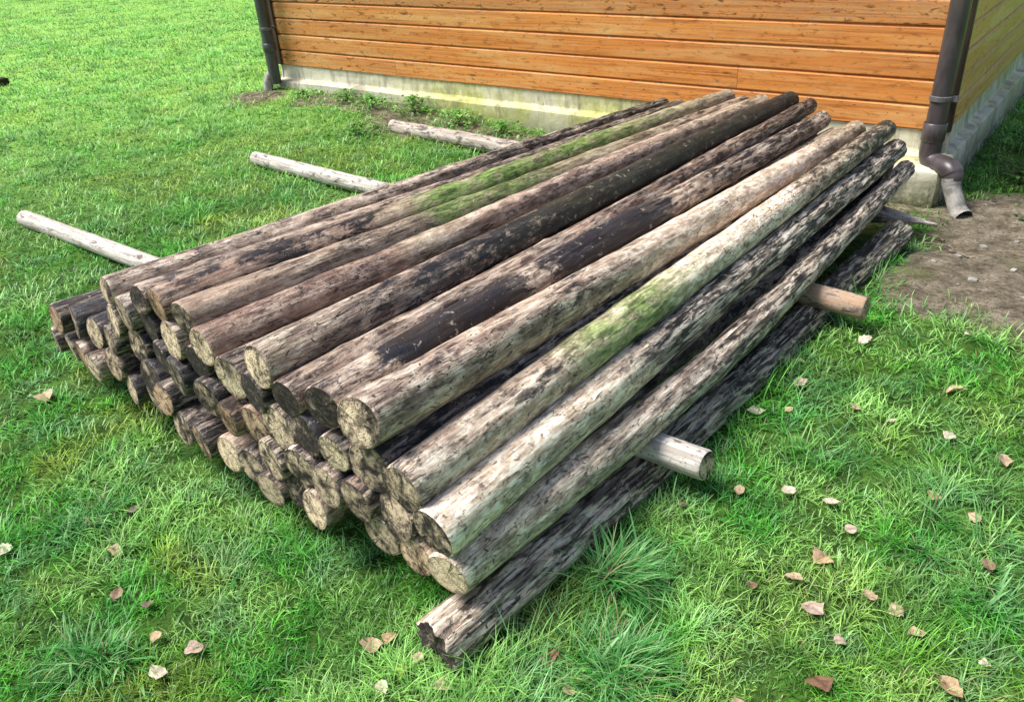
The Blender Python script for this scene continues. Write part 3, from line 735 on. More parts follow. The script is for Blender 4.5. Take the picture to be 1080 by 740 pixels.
def tube(pts, radii, ns=20, closed=True):
    """round tube through points"""
    pts = np.array(pts, float); n = len(pts); radii = np.broadcast_to(radii, (n,))
    tg = np.gradient(pts, axis=0); tg /= np.linalg.norm(tg, axis=1)[:, None]
    up = np.array([0, 0, 1.0]) if abs(tg[0][2]) < .9 else np.array([1.0, 0, 0])
    V = []; u = np.cross(tg[0], up); u /= np.linalg.norm(u)
    for k in range(n):
        u = u - tg[k] * (u @ tg[k]); u /= np.linalg.norm(u); w = np.cross(tg[k], u)
        a = np.linspace(0, 2 * np.pi, ns, endpoint=False)
        V.append(pts[k] + radii[k] * (np.cos(a)[:, None] * u + np.sin(a)[:, None] * w))
    V = np.concatenate(V)
    i = np.arange(n - 1)[:, None]; j = np.arange(ns)[None]
    Q = np.stack([i * ns + j, (i + 1) * ns + j, (i + 1) * ns + (j + 1) % ns, i * ns + (j + 1) % ns], -1).reshape(-1, 4)[:, ::-1]
    return V, Q
def tube_obj(name, pts, radii, mat, parent, ns=20):
    b = B(); b.add(*tube(pts, radii, ns)); return b.build(name, mat, parent, smooth=True)
def smooth_path(P, n=10):
    P = np.array(P, float); out = []
    Q = np.vstack([2 * P[0] - P[1], P, 2 * P[-1] - P[-2]])
    for k in range(1, len(Q) - 2):
        for t in np.linspace(0, 1, n, endpoint=False):
            a, b, c, d = Q[k - 1], Q[k], Q[k + 1], Q[k + 2]
            out.append(.5 * ((2 * b) + (-a + c) * t + (2 * a - 5 * b + 4 * c - d) * t * t + (-a + 3 * b - 3 * c + d) * t ** 3))
    out.append(P[-1]); return np.array(out)

gt = B(); a = np.linspace(np.pi, 2 * np.pi, 14)
prof = [( -.32 + .055 * math.cos(t), H + .045 + .055 * math.sin(t)) for t in a] + [(-.32 + .050 * math.cos(t), H + .045 + .050 * math.sin(t)) for t in a[::-1]]
V = np.array([(x, y, z) for x in (-FL - .25, .25) for (y, z) in prof]); n = len(prof)
gt.add(V, [(i, (i + 1) % n, n + (i + 1) % n, n + i) for i in range(n)])
gt.build('gutter', MAT_PIPE, shed, smooth=True)

# right downpipe, brown grey plastic, swan neck and faded shoe
def rel(p): return (p[0] - SX, p[1] - SY, p[2] - SZ)
px, py = -.922, 5.075
dp = tube_obj('downpipe', smooth_path([rel((px + .015, 4.93, 2.36)), rel((px + .012, 5.0, 2.28)), rel((px + .01, py, 2.15)), rel((px + .006, py, 1.2)), rel((px, py, .50)), rel((px - .003, py, .23)), ], 8), .053, MAT_PIPE, shed, 24)
tube_obj('socket', [rel((px - .003, py, .20)), rel((px - .003, py, .205)), rel((px - .002, py, .30)), rel((px - .002, py, .305))], [.057, .063, .063, .057], MAT_PIPE, dp, 24)
el = tube_obj('elbow', smooth_path([rel((px - .003, py, .21)), rel((px - .002, py - .002, .13)), rel((px + .018, py - .015, .092)), rel((px + .07, py - .05, .082)), rel((px + .13, py - .095, .078)), rel((px + .158, py - .115, .055)), rel((px + .16, py - .12, .03))], 8), [.058] * 24 + [.060] * 16 + [.055] * 9, MAT_PIPE, dp, 24)
tube_obj('shoe', smooth_path([rel((px + .155, py - .125, .045)), rel((px + .165, py - .13, .0)), rel((px + .20, py - .155, -.07)), rel((px + .235, py - .18, -.125)), rel((px + .27, py - .215, -.145))], 6), [.050] * 6 + [.047] * 12 + [.050] * 7, MAT_SHOE, dp, 24)
bk = B(); bk.add(*tube([rel((px, py, .425)), rel((px, py, .428)), rel((px, py, .452)), rel((px, py, .455))], [.056, .0625, .0625, .056], 24))
bk.box(px - SX + .058, px - SX + .085, py - SY - .012, py - SY + .012, .425 - SZ, .455 - SZ)
bk.box(px - SX - .012, px - SX + .012, py - SY + .05, .01, .43 - SZ, .45 - SZ)
bk.build('bracket', MAT_METAL, dp, smooth=False)

lx, ly = -6.83, 5.10
dl = tube_obj('downpipe', smooth_path([rel((lx, 4.93, 2.45)), rel((lx, 5.0, 2.38)), rel((lx, ly, 2.25)), rel((lx, ly, 1.3)), rel((lx - .003, ly, .6)), rel((lx - .006, ly, .06))], 8), .055, MAT_PIPE2, shed, 24)
tube_obj('socket', [rel((lx, ly, .36)), rel((lx, ly, .365)), rel((lx, ly, .43)), rel((lx, ly, .435))], [.056, .064, .064, .056], MAT_PIPE2, dl, 24)
tube_obj('shoe', smooth_path([rel((lx - .03, ly - .01, .16)), rel((lx - .055, ly - .04, .10)), rel((lx - .07, ly - .06, .0))], 5), [.045] * 11, MAT_SHOE, dl, 18)
bk = B(); bk.add(*tube([rel((lx, ly, .55)), rel((lx, ly, .553)), rel((lx, ly, .575)), rel((lx, ly, .578))], [.056, .062, .062, .056], 24))
bk.box(lx - SX - .012, lx - SX + .012, ly - SY + .05, .01, .555 - SZ, .575 - SZ)
bk.build('bracket', MAT_METAL, dl, smooth=False)

# ------------------------------------------------------------------ ground
def axis_pts(lo, a, b, hi, step):
    mid = np.arange(a, b + step / 2, step)
    L = [a]; s = step
    while L[-1] > lo: s *= 1.22; L.append(L[-1] - s)
    R = [mid[-1]]; s = step
    while R[-1] < hi: s *= 1.22; R.append(R[-1] + s)
    return np.concatenate([L[1:][::-1], mid, R[1:]])
gx = axis_pts(-220, -9, 3, 150, .04); gy = axis_pts(-120, -1, 8, 220, .04)
GX, GY = np.meshgrid(gx, gy, indexing='ij')
# bare trodden soil by the corner of the shed, and thin strips under the pile and along the wall
def bare_f(x, y):
    x = np.asarray(x, float); y = np.asarray(y, float)
    n = (NB(x, y, 3.1, 4) - .5)
    a = sstep(-.10, .12, np.minimum(x + .76 + n * .45, np.minimum((y - 3.30 - .35 * np.maximum(0, -x - .2)) * .8 + n * .5, 5.2 - y + n * .3 + .2)))
    b = 1 - sstep(.10, .34, np.hypot((x + 6.75) * .8, (y - 4.9)) + n * .5)
    c = sstep(.0, .2, .30 - np.abs(y - 4.95) + n * .45) * sstep(-6.6, -6.1, x) * (x < .0) * .9
    d = 1 - sstep(.08, .3, np.hypot((x + 4.9) * .5, (y - 4.62)) + n * .4)
    e = (sstep(-3.3, -3.0, x + n * .2) * (1 - sstep(-1.15, -.98, x + .1 * (4 - y) * 0)) * sstep(1.25, 1.45, y + n * .1)) * (y < 4.7)
    return np.clip(np.maximum.reduce([a, b * .9, c, d, e]), 0, 1)
GZ = ground_z(GX, GY); BR = bare_f(GX, GY)
GZ = GZ + BR * (NC(GX, GY, 9, 4) - .5) * .03
farf = sstep(4, 11, np.hypot(GX, GY))
nx, ny = GX.shape
i = np.arange(nx - 1)[:, None]; j = np.arange(ny - 1)[None]
Q = np.stack([i * ny + j, (i + 1) * ny + j, (i + 1) * ny + j + 1, i * ny + j + 1], -1).reshape(-1, 4)
g = link('ground', mesh_np('ground', np.stack([GX, GY, GZ], -1).reshape(-1, 3), [Q], True, dict(bare=BR.ravel(), far=farf.ravel())), MAT_GROUND)
tag(g, kind='structure')

# ------------------------------------------------------------------ grass
def blades(X, Y, Z, Hh, W, yaw, lean, curl, col, seg=3):
    """one mesh of curved tapering blades; all inputs arrays (n,)"""
    n = len(X); s = np.linspace(0, 1, seg + 1)
    dx, dy = np.cos(yaw), np.sin(yaw); px_, py_ = -dy, dx
    V = np.zeros((n, 2 * seg + 1, 3), np.float32); C = np.zeros((n, 2 * seg + 1, 3), np.float32)
    for k, t in enumerate(s):
        ang = lean + curl * t
        # integrate bend
        m = 6; tt = np.linspace(0, t, m + 1); am = lean[:, None] + curl[:, None] * tt[None]
        hx = np.trapz(np.sin(am), tt, axis=1) if t > 0 else np.zeros(n)
        hz = np.trapz(np.cos(am), tt, axis=1) if t > 0 else np.zeros(n)
        cx = X + dx * hx * Hh; cy = Y + dy * hx * Hh; cz = Z + np.maximum(hz, -.2) * Hh
        w = W * (1 - t) ** .6 * .5 if k < seg else 0
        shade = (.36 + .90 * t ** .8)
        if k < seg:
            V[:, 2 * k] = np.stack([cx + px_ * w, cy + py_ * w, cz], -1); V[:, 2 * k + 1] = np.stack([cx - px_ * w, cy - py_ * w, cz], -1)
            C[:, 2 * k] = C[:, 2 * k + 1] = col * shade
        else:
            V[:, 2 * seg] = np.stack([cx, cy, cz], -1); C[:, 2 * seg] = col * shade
    base = (np.arange(n) * (2 * seg + 1))[:, None]
    q = np.concatenate([base + np.array([2 * k, 2 * k + 1, 2 * k + 3, 2 * k + 2]) for k in range(seg - 1)])
    tr = base + np.array([2 * seg - 2, 2 * seg - 1, 2 * seg])
    return V.reshape(-1, 3), q, tr, C.reshape(-1, 3)

def grass_colour(x, y, n, rg, cl):
    em = np.array([.09, .54, .08]); vi = np.array([.25, .70, .07]); li = np.array([.50, .88, .24]); ye = np.array([.60, .70, .11]); st = np.array([.68, .58, .28]); bl = np.array([.28, .60, .28])
    a = ND(x, y, 4.3, 3); b = NA(x + 40, y, 2.6, 3); c = NC(x, y + 30, 7.5, 2); dk = NB(x + 9, y + 3, 6.0, 2)
    r = (.45 * rg.random(n) + .55 * cl)[:, None]; r2 = .6 * rg.random(n) + .4 * ((cl * 7.77) % 1)
    col = vi * (1 - r) + em * r
    w = (sstep(.44, .62, a) * .85)[:, None]; col = col * (1 - w) + li * w
    w = (sstep(.52, .66, b) * .9 * (1 - .65 * sstep(-1.2, -.6, x)))[:, None]; col = col * (1 - .8 * w) + ye * .8 * w
    w = (sstep(.55, .75, c) * .6)[:, None]; col = col * (1 - w) + bl * w
    k = r2 < .045 + .10 * sstep(.55, .7, b); col[k] = st * rg.uniform(.6, 1.1, (k.sum(), 1))
    k = (r2 > .86); col[k] = np.array([.55, .86, .42]) * rg.uniform(.8, 1.1, (k.sum(), 1))
    w = (sstep(.56, .70, dk) * .5)[:, None]; col = col * (1 - w) + np.array([.035, .26, .035]) * w
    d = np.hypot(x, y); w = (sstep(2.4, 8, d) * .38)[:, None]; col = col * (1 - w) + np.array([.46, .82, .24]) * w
    return np.clip(col * rg.uniform(.7, 1.25, (n, 1)), 0, .92)

def keep_mask(x, y):
    k = np.ones(len(x), bool)
    # under the stack (open in front, where the ends overhang)
    xl = np.interp(y, [1.1, 4.5], [-3.15, -2.5]); xr = np.interp(y, [1.1, 4.5], [-1.12, -.9])
    k &= ~((x > xl) & (x < xr) & (y > 1.30) & (y < 4.5))
    # rotten log
    xc = np.interp(y, [.905, 4.12], [-1.02, -.815]); k &= ~((np.abs(x - xc) < .055) & (y > .92) & (y < 4.1))
    # shed
    k &= ~((x > -6.9) & (x < -.83) & (y > 5.15))
    return k

def build_grass():
    rg = np.random.default_rng(11)
    def polar(n, r0, r1, p):
        # areal density falls as r^-p
        u = rg.random(n); e = 2 - p
        r = (r0 ** e + u * (r1 ** e - r0 ** e)) ** (1 / e)
        th = np.radians(rg.uniform(66, 194, n)); return r * np.cos(th), r * np.sin(th), r
    # tussocks
    nc = 27000
    cx, cy, cr = polar(nc, .55, 30, 1.5)
    per = 15
    N = nc * per
    idx = np.repeat(np.arange(nc), per)
    scale = np.clip(cr / 2.2, .75, 6.0) ** .62
    csz = rg.lognormal(0, .4, nc)
    spread = (.022 * csz * scale)[idx]
    ox = rg.normal(0, 1, N) * spread; oy = rg.normal(0, 1, N) * spread
    x = cx[idx] + ox; y = cy[idx] + oy
    dirn = np.arctan2(oy, ox) + rg.normal(0, .7, N)
    comb = NB(cx, cy, .9, 2)[idx] * 4 * np.pi
    dirn = np.where(rg.random(N) < .12, comb + rg.normal(0, .5, N), dirn)
    hf = (.30 + 1.7 * NC(cx, cy, 5.0, 2) * (.5 + NC(cx, cy, 1.3, 2)))[idx] * np.clip(csz, .6, 1.9)[idx] ** .5
    lean = rg.uniform(.25, 1.0, N); curl = rg.uniform(.3, 1.3, N)
    hh = .047 * hf * rg.uniform(.6, 1.3, N) * (scale[idx] ** .25)
    ww = .0041 * scale[idx] ** 1.15 * rg.uniform(.7, 1.35, N)
    tone = rg.uniform(.60, 1.35, nc)[idx]; cl = rg.random(nc)[idx]
    # loose lawn fill
    M = 300000
    x2, y2, r2 = polar(M, .55, 30, 1.5)
    sc2 = np.clip(r2 / 2.2, .75, 6.0) ** .62
    h2 = .036 * rg.uniform(.6, 1.4, M) * (.6 + .9 * NC(x2, y2, 2.1, 3)) * sc2 ** .25
    X = np.concatenate([x, x2]); Y = np.concatenate([y, y2]); Hh = np.concatenate([hh, h2])
    W = np.concatenate([ww, .0041 * sc2 ** 1.15 * rg.uniform(.7, 1.35, M)])
    yaw = np.concatenate([dirn, rg.uniform(0, 2 * np.pi, M)])
    lean = np.concatenate([lean, rg.uniform(.1, 1.1, M)]); curl = np.concatenate([curl, rg.uniform(-.2, 1.3, M)])
    tone = np.concatenate([tone, rg.uniform(.55, 1.1, M)]); cl = np.concatenate([cl, rg.random(M)])
    # shorter on the mown left lawn, long by the pile foot
    thin = bare_f(X, Y)
    k = keep_mask(X, Y) & (rg.random(len(X)) > thin ** 2.2 * 1.02)
    # hug: longer growth along the rotten log and the front of the stack
    xc = np.interp(Y, [.905, 4.12], [-1.02, -.815]); near = np.exp(-((X - xc - .12) / .10) ** 2) * ((Y > .9) & (Y < 4))
    nf = np.exp(-((Y - 1.06) / .10) ** 2) * ((X > -3.3) & (X < -1.2))
    Hh = Hh * (1 + .45 * near - .35 * nf)
    X, Y, Hh, W, yaw, lean, curl, tone, cl = [v[k] for v in (X, Y, Hh, W, yaw, lean, curl, tone, cl)]
    n = len(X); col = grass_colour(X, Y, n, rg, cl) * tone[:, None]
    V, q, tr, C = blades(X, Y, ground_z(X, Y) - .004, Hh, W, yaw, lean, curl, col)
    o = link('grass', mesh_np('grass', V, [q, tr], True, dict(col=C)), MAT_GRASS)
    tag(o, 'short tussocky green lawn grass around the stack', 'grass', kind='stuff')
    return n
build_grass()

def tuft(x, y, n, h, spread, label, seed, tint=(1, 1, 1), group='long grass tufts'):
    rg = np.random.default_rng(seed)
    hx = rg.normal(0, spread * 1.3, (6, 2)); hk = rg.integers(0, 6, n); comb = rg.uniform(-2.2, .2)
    a = rg.uniform(0, 2 * np.pi, n); r = np.abs(rg.normal(0, spread, n)); ox, oy = r * np.cos(a) + hx[hk, 0], r * np.sin(a) + hx[hk, 1]
    yaw = np.where(rg.random(n) < .5, comb + hk * .25, a) + rg.normal(0, .5, n); lean = rg.uniform(.1, .7, n) + r / spread * .18; curl = rg.uniform(.4, 1.9, n)
    hh = h * rg.uniform(.35, 1.1, n); w = .0042 * rg.lognormal(-.1, .4, n)
    col = np.array([.045, .30, .04]) * (1 - (u := rg.random((n, 1)) ** 1.5)) + np.array([.40, .72, .30]) * u
    k = rg.random(n) < .08; col[k] = (.45, .42, .2)
    z0 = float(ground_z(x, y))
    V, q, tr, C = blades(ox, oy, ground_z(x + ox, y + oy) - z0 - .004, hh, w, yaw, lean, curl, col * np.array(tint), 5)
    o = link('grass_tuft', mesh_np('grass_tuft', V, [q, tr], True, dict(col=C)), MAT_GRASS, loc=(x, y, z0))
    tag(o, label, 'grass tuft', group)
T = [(-.80, 1.38, 620, .175, .04, 'large arching grass tuft against the rotten log near its silvery end'),
     (-.66, 1.15, 560, .165, .045, 'arching grass tuft at the bottom edge right of the rotten log end'),
     (-.03, 1.86, 420, .13, .05, 'combed over grass tuft near the right edge among fallen leaves'),
     (-2.22, .68, 420, .11, .05, 'bushy grass tuft at the left edge below the left corner of the stack'),
     (-1.74, .42, 420, .12, .045, 'grass tuft at the bottom left corner of the lawn'),
     (-1.72, .93, 260, .09, .045, 'low grass tuft right under the overhanging ends at the middle of the stack'),
     (-2.52, .92, 240, .08, .05, 'low grass tuft under the overhanging ends near the left corner')]
for n_, (x, y, n, h, s, lb) in enumerate(T): tuft(x, y, n, h, s, lb, 300 + n_)

# ------------------------------------------------------------------ fallen leaves
TAN, PALE, PINK, ORA, BRN, RED, LIME, GRY = (.66, .50, .32), (.84, .74, .56), (.66, .50, .40), (.66, .46, .27), (.36, .25, .16), (.29, .16, .10), (.40, .50, .08), (.24, .19, .15)
LEAVES = [
 (-.675, 1.828, .060, TAN, 1.9, 'tan fallen leaf nearest the right of the white pole end'),
 (-.558, 1.906, .040, PALE, 1.2, 'small cream leaf between the white pole end and a pale folded leaf'),
 (-.441, 1.915, .045, PALE, 1.1, 'pale folded leaf in open grass right of the white pole end'),
 (-.359, 1.836, .042, PINK, 1.1, 'pinkish leaf just below the pale folded leaf'),
 (-.390, 1.687, .040, ORA, 1.0, 'rusty orange leaf at the middle of the right lawn'),
 (-.425, 1.584, .045, TAN, 1.5, 'tan leaf just below the rusty orange leaf'),
 (-.506, 1.505, .036, BRN, 1.2, 'dull brown leaf between the tan leaf and the long tuft'),
 (-.352, 1.511, .048, PINK, 1.2, 'pinkish beige leaf with a small bud beside it'),
 (-.252, 1.620, .040, TAN, 1.3, 'tan leaf left of a pair in dark grass'),
 (-.185, 1.609, .042, TAN, 1.2, 'tan leaf right of a pair in dark grass'),
 (-.265, 1.454, .040, PINK, 1.0, 'pink rounded leaf above the dark maroon leaf'),
 (-.267, 1.323, .050, RED, 1.0, 'dark maroon curled leaf near the bottom edge'),
 (-.124, 1.560, .040, TAN, 1.2, 'light brown leaf upright in grass right of the pink rounded leaf'),
 (.017, 1.559, .036, PALE, 1.3, 'small cream leaf near the right edge at the bottom'),
 (-.030, 1.451, .050, ORA, 1.3, 'orange tan leaf in the bottom right corner'),
 (-.210, 2.092, .034, ORA, 1.0, 'small bright orange leaf upper middle of the right lawn'),
 (-.100, 2.058, .042, TAN, 1.3, 'tan leaf below and right of the small bright orange one'),
 (-.240, 2.430, .045, PALE, 1.7, 'narrow cream leaf high on the right lawn'),
 (-.081, 2.373, .045, TAN, 1.4, 'tan leaf closest to the right edge half way up'),
 (-.790, 1.690, .040, GRY, 1.2, 'grey brown leaf in shade under the white pole end'),
 (-.394, 1.168, .045, TAN, 1.3, 'tan leaf cut by the bottom edge right of the long tufts'),
 (-.036, 1.881, .034, BRN, 1.2, 'brown leaf beside the combed over tuft'),
 (-.279, 2.724, .070, TAN, 1.5, 'large tan leaf with a brown patch on the right lawn'),
 (-.326, 3.143, .040, PALE, 1.3, 'pale leaf where the lawn meets the bare soil'),
 (-.640, 2.930, .050, PALE, 1.5, 'pale leaf right below the reddish pole end'),
 (-.796, 2.243, .062, PALE, 2.0, 'long cream leaf between the two pole ends'),
 (-.705, 2.303, .036, TAN, 1.2, 'tan leaf just right of the long cream leaf'),
 (-.789, 2.632, .040, TAN, 1.2, 'tan leaf beside the rotten log below the reddish pole end'),
 (-.737, 2.487, .040, PINK, 1.1, 'pinkish leaf under the tan one beside the rotten log'),
 (-.527, 2.435, .036, TAN, 1.1, 'small tan leaf left of its twin in the middle distance'),
 (-.406, 2.417, .036, PALE, 1.1, 'small pale leaf right of its twin in the middle distance'),
 (-1.565, .475, .055, PALE, 1.7, 'cream pointed leaf at the bottom left'),
 (-1.552, .567, .050, PINK, 1.1, 'folded brown pink leaf above the cream pointed one'),
 (-1.667, .534, .042, ORA, 1.2, 'orange tan leaf left of the folded brown pink one'),
 (-2.076, .652, .046, TAN, 1.8, 'slim tan leaf in the lawn below the left corner of the stack'),
 (-2.200, .786, .045, GRY, 1.1, 'grey brown leaf above the slim tan one'),
 (-1.904, .563, .046, BRN, 1.5, 'upright brown leaf in the lower left lawn'),
 (-1.191, .822, .042, TAN, 1.1, 'tan leaf left of the rotten log end'),
 (-2.367, .467, .046, PALE, 1.2, 'pale leaf cut by the left edge'),
 (-1.790, .585, .036, GRY, 1.1, 'dark grey leaf between tan leaves in the lower left lawn'),
 (-1.083, .753, .055, PALE, 1.6, 'white cream leaf at the bottom edge below the rotten log end'),
 (-1.170, .870, .036, ORA, 1.1, 'orange leaf beside the tan one left of the rotten log end'),
 (-1.079, .819, .036, LIME, 1.0, 'round lime green leaf touching the rotten log end'),
 (-1.070, .862, .034, TAN, 1.1, 'tan leaf tucked against the rotten log end'),
 (-.967, .837, .040, TAN, 1.4, 'straw tan leaf right under the rotten log end'),
 (-.814, 1.046, .052, RED, 1.1, 'crumpled red brown leaf right of the rotten log end'),
 (-.725, .992, .042, TAN, 1.5, 'tan leaf below the crumpled red brown one'),
 (-3.149, .968, .060, TAN, 1.2, 'tan leaf on the lawn left of the stack corner'),
]
def leaf(x, y, s, col, asp, label, seed):
    rg = np.random.default_rng(seed)
    nu, nv = 9, 7
    u = np.linspace(0, 1, nu); v = np.linspace(-1, 1, nv)
    U, Vv = np.meshgrid(u, v, indexing='ij')
    w = (np.sin(np.pi * np.clip(U, 0.02, .99) ** .8) ** .75) * .5 / asp * (1 + .12 * rg.standard_normal((nu, 1)))
    X = (U - .5) * s; Yv = Vv * w * s
    fold = rg.uniform(.05, .5); curl = rg.uniform(-.5, .7)
    Z = np.abs(Vv) * w * s * fold + curl * s * (U - .5) ** 2 + rg.standard_normal((nu, nv)) * s * .025
    V = np.stack([X, Yv, Z], -1).reshape(-1, 3)
    i = np.arange(nu - 1)[:, None]; j = np.arange(nv - 1)[None]
    Q = np.stack([i * nv + j, (i + 1) * nv + j, (i + 1) * nv + j + 1, i * nv + j + 1], -1).reshape(-1, 4)
    nn = len(V)
    c = np.array(col) * rg.uniform(.8, 1.15, (nn, 1)) * (1 - .35 * (np.abs(Vv).ravel()[:, None] < .1))
    z = float(ground_z(x, y)) + (.020 if bare_f(x, y) < .5 else .002)
    o = link('fallen_leaf', mesh_np('fallen_leaf', V, [Q], True, dict(col=c)), MAT_LEAF, loc=(x, y, z + .002),
             rot=(rg.uniform(-.35, .35), rg.uniform(-.3, .3), rg.uniform(0, 6.28)))
    st, q = tube([(-.5 * s, 0, 0), (-.6 * s, .002, .002), (-.8 * s, .006, .0)], [.0008, .0007, .0005], 5)
    b = B(); b.add(st, q); b.build('stalk', MAT_TWIG, o, smooth=True)
    tag(o, label, 'leaf', 'fallen leaves on the lawn')
for n_, (x, y, s, c, a_, lb) in enumerate(LEAVES): leaf(x, y, s * 1.0 * (.75 + .5 * ((n_ * 37) % 10) / 10), c, a_ * .85, lb, 700 + n_)

# ------------------------------------------------------------------ broad-leaved weeds
def weed(x, y, n, r, h, label, seed, group, dark=1.0, ls=.035):
    rg = np.random.default_rng(seed); VV = []; QQ = []; CC = []; base = 0
    for k in range(n):
        a = rg.uniform(0, 6.28); d = abs(rg.normal(0, r * .6)); cx, cy = d * math.cos(a), d * math.sin(a)
        cz = h * rg.uniform(.25, 1) * math.exp(-(d / r) ** 2 * .6) + float(ground_z(x + cx, y + cy) - ground_z(x, y))
        s = ls * rg.uniform(.6, 1.3); yaw = rg.uniform(0, 6.28); pit = rg.uniform(-.9, .5)
        u = np.array([-.5, -.2, .15, .5]); w = np.array([.08, .42, .34, .02])
        P = []
        for uu, ww in zip(u, w):
            for vv in (-1, 0, 1): P.append((uu * s, vv * ww * s, abs(vv) * ww * s * .35 - .3 * s * uu * uu))
        P = np.array(P); P = P @ np.array([[math.cos(pit), 0, math.sin(pit)], [0, 1, 0], [-math.sin(pit), 0, math.cos(pit)]])
        P = P @ np.array([[math.cos(yaw), math.sin(yaw), 0], [-math.sin(yaw), math.cos(yaw), 0], [0, 0, 1]]) + (cx, cy, max(cz, .01))
        VV.append(P)
        for i_ in range(3):
            for j_ in range(2):
                q0 = base + i_ * 3 + j_; QQ.append((q0, q0 + 3, q0 + 4, q0 + 1))
        base += 12
        c = (np.array([.05, .17, .025]) * (1 - (t := rg.random())) + np.array([.20, .38, .09]) * t) * dark * rg.uniform(.7, 1.2)
        CC.append(np.tile(c, (12, 1)))
    crown = link('foliage', mesh_np('foliage', np.concatenate(VV), [np.array(QQ)], False, dict(col=np.concatenate(CC))), MAT_GRASS)
    root = empty('weed', (x, y, float(ground_z(x, y)))); crown.parent = root
    b = B()
    for k in range(7):
        a = rg.uniform(0, 6.28); e = r * rg.uniform(.3, .8)
        b.add(*tube(smooth_path([(0, 0, -.01), (e * .4 * math.cos(a), e * .4 * math.sin(a), h * .5), (e * math.cos(a), e * math.sin(a), h * .7)], 3), .002, 5))
    b.build('stems', MAT_TWIG, root, smooth=True)
    tag(root, label, 'weed', group)
GW = 'broad leaved weeds along the shed wall'
W_ = [(-6.30, 4.98, 110, .16, .07, 'low weed patch by the left downpipe', 1.0), (-5.75, 5.0, 150, .20, .12, 'weed at the plinth just right of the low patch by the downpipe', .9),
      (-5.35, 4.93, 170, .20, .13, 'bushy weed at the plinth left of the dark soil gap', 1.1), (-4.90, 4.98, 190, .22, .16, 'tallest weed against the plinth at the middle of the visible strip', .9),
      (-4.40, 4.95, 170, .20, .14, 'bright green weed right of the tallest one', 1.15), (-3.95, 4.95, 130, .18, .11, 'weed beside the dark soil next to the stack end', 1.0),
      (-4.95, 4.35, 150, .20, .10, 'dark green weed in the lawn left of the brown stained pole', .8),
      (-.46, 5.55, 240, .26, .16, 'dark leafy weed beside the side wall of the shed', .7), (-.22, 5.85, 260, .30, .20, 'leafy weed at the right edge farther along the side wall', .75),
      (-.15, 5.25, 220, .28, .12, 'leafy weed at the right edge in front of the side wall', .85), (-.52, 6.3, 220, .25, .16, 'leafy weed farthest back along the side wall', .7)]
for n_, (x, y, n, r, h, lb, dk) in enumerate(W_): weed(x, y, int(n * 1.25), r * 1.1, h * .9, lb, 900 + n_, GW, dk * (1.8 if x < -3 else 1.0), .03)

# dead twigs
def twig(x, y, L, ang, label, seed, grp):
    rg = np.random.default_rng(seed); z = float(ground_z(x, y)) + .015
    p = [(0, 0, 0)]; a = ang
    for k in range(4):
        a += rg.normal(0, .35); p.append((p[-1][0] + L / 4 * math.cos(a), p[-1][1] + L / 4 * math.sin(a), abs(rg.normal(.0, .015))))
    sp = smooth_path(p, 5); b = B(); b.add(*tube(sp, np.linspace(.006, .002, len(sp)), 7))
    m = sp[len(sp) // 2]; aa = a + rg.choice([-.8, .8])
    b.add(*tube([m, m + np.array([.05 * math.cos(aa), .05 * math.sin(aa), .015]), m + np.array([.10 * math.cos(aa), .10 * math.sin(aa), .01])], [.003, .002, .001], 6))
    o = b.build('twig', MAT_TWIG, smooth=True, loc=(x, y, z)); tag(o, label, 'twig', grp)
for n_, (x, y, L, a, lb) in enumerate([
    (-6.95, 4.80, .30, .3, 'dead twig lying left of the left downpipe foot'), (-6.85, 4.72, .26, 2.6, 'dead twig crossing others below the left downpipe foot'),
    (-6.62, 4.78, .24, 1.2, 'dead twig right of the left downpipe foot'), (-.74, 4.28, .20, .2, 'thin twig at the tip of the sharpened pole'),
    (-.66, 4.40, .18, 2.3, 'curved twig between the sharpened pole tip and the faded drain shoe'), (-.60, 4.20, .16, -.5, 'short twig on bare soil below the sharpened pole tip')]):
    twig(x, y, L, a, lb, 1200 + n_, 'dead twigs')

# small stones on the bare soil
proto = None
for n_, (x, y, s) in enumerate([(-.42, 3.75, .030), (-.30, 4.05, .022), (-.55, 4.15, .026), (-.20, 3.62, .024), (-.48, 4.42, .030), (-.12, 4.3, .028), (-.36, 4.62, .022), (-.62, 3.95, .018), (-.25, 4.75, .032)]):
    o = rough_block('stone', MAT_SHOE, 0, 0, 0, s * 1.3, s, s * .6, 60 + n_, None)
    o.location = (x, y, float(ground_z(x, y)) + s * .12); o.rotation_euler = (0, 0, n_ * 1.3)
    tag(o, 'small pale stone on the bare soil by the shed corner', 'stone', 'small stones on the bare soil')

# dark soil clod at the left edge and a shrub far off at the top left
o = rough_block('soil_clod', simple('dark_wet_soil', (.02, .015, .012), (.06, .045, .035), 30, .9, .2), 0, 0, 0, .16, .14, .12, 33, None)
o.location = (-11.25, 4.38, float(ground_z(-11.25, 4.38)) + .03); tag(o, 'dark clod on the lawn at the far left edge', 'clod')

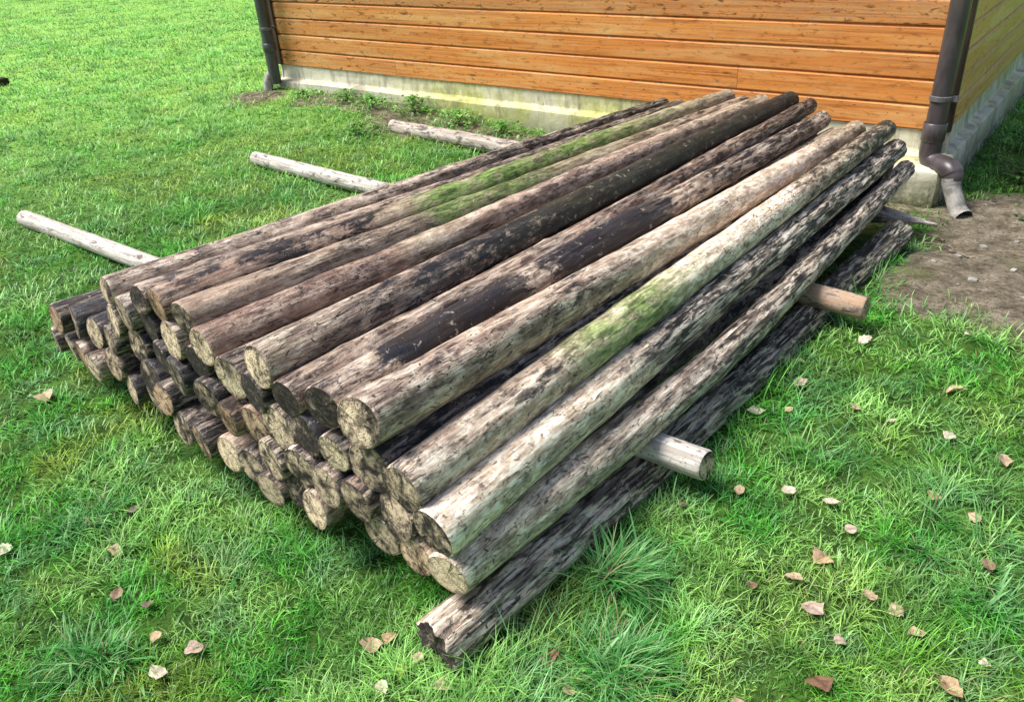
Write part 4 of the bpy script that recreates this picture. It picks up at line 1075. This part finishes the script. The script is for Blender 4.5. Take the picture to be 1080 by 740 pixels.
def shrub(x, y, R_, Hh, label):
    rg = np.random.default_rng(5); root = empty('shrub', (x, y, float(ground_z(x, y)) - .02))
    n = 5000; a = rg.uniform(0, 6.28, n); u = rg.random(n) ** .5; z = rg.uniform(.02, 1, n)
    lump = .75 + .35 * np.sin(3 * a + 2) * np.cos(5 * z + a)
    rr = R_ * u * np.sqrt(np.clip(1 - (z - .35) ** 2 * 1.6, .1, 1)) * lump
    C = np.stack([rr * np.cos(a), rr * np.sin(a), z * Hh], -1)
    d = rg.standard_normal((n, 3)); d /= np.linalg.norm(d, axis=1)[:, None]; e = np.cross(d, rg.standard_normal((n, 3))); e /= np.linalg.norm(e, axis=1)[:, None]
    s = .05 * rg.uniform(.6, 1.4, (n, 1))
    V = np.stack([C - d * s, C + e * s * .5, C + d * s, C - e * s * .5], 1).reshape(-1, 3)
    Q = np.arange(4 * n).reshape(-1, 4)
    col = np.repeat(np.array([.02, .06, .015]) * rg.uniform(.5, 2.0, (n, 1)), 4, 0)
    link('foliage', mesh_np('foliage', V, [Q], False, dict(col=col)), MAT_GRASS, root)
    b = B()
    for k in range(9):
        t = rg.uniform(0, 6.28); b.add(*tube(smooth_path([(0, 0, 0), (R_ * .25 * math.cos(t), R_ * .25 * math.sin(t), Hh * .4), (R_ * .6 * math.cos(t), R_ * .6 * math.sin(t), Hh * .8)], 4), .015, 6))
    b.build('stem', MAT_TWIG, root, smooth=True); tag(root, label, 'shrub')
shrub(-24.6, 11.7, 1.1, 1.2, 'dark shrub on the far side of the lawn at the top left corner')

# ------------------------------------------------------------------ light, sky, camera
SUN_E, SKY_S = 5.0, .15
EL, AZ = math.radians(60), math.radians(216)     # direction the light comes from (azimuth measured from +x)
sd = bpy.data.lights.new('sun', 'SUN'); sd.energy = SUN_E; sd.angle = math.radians(26); sd.color = (1, .975, .94)
so = bpy.data.objects.new('sun', sd); COL.objects.link(so)
from mathutils import Vector, Matrix
dv = Vector((math.cos(EL) * math.cos(AZ), math.cos(EL) * math.sin(AZ), math.sin(EL)))
so.rotation_euler = dv.to_track_quat('Z', 'Y').to_euler(); so.location = dv * 20
w = bpy.data.worlds.new('World'); SC.world = w; w.use_nodes = True
nt = w.node_tree; bg = nt.nodes['Background']
sk = nt.nodes.new('ShaderNodeTexSky'); sk.sky_type = 'NISHITA'; sk.sun_disc = False
sk.sun_elevation = EL; sk.sun_rotation = math.pi / 2 - AZ; sk.air_density = 1.0; sk.dust_density = 3.0; sk.ozone_density = 1.0
nt.links.new(sk.outputs[0], bg.inputs[0]); bg.inputs[1].default_value = SKY_S

cd = bpy.data.cameras.new('camera'); cam = bpy.data.objects.new('camera', cd); COL.objects.link(cam)
cd.sensor_width = 36; cd.lens = 36 * 855 / 1080; cd.clip_start = .05; cd.clip_end = 1000
Rm = Matrix(((0.798233, -0.245113, 0.550221), (0.598085, 0.431017, -0.675662), (-0.071541, 0.868414, 0.490651)))
cam.matrix_world = Matrix.Translation((0, 0, 1.6)) @ Rm.to_4x4()
SC.camera = cam
SC.view_settings.view_transform = 'Standard'; SC.view_settings.look = 'None'; SC.view_settings.exposure = 0
SC.render.engine = 'CYCLES'; SC.cycles.use_denoising = True
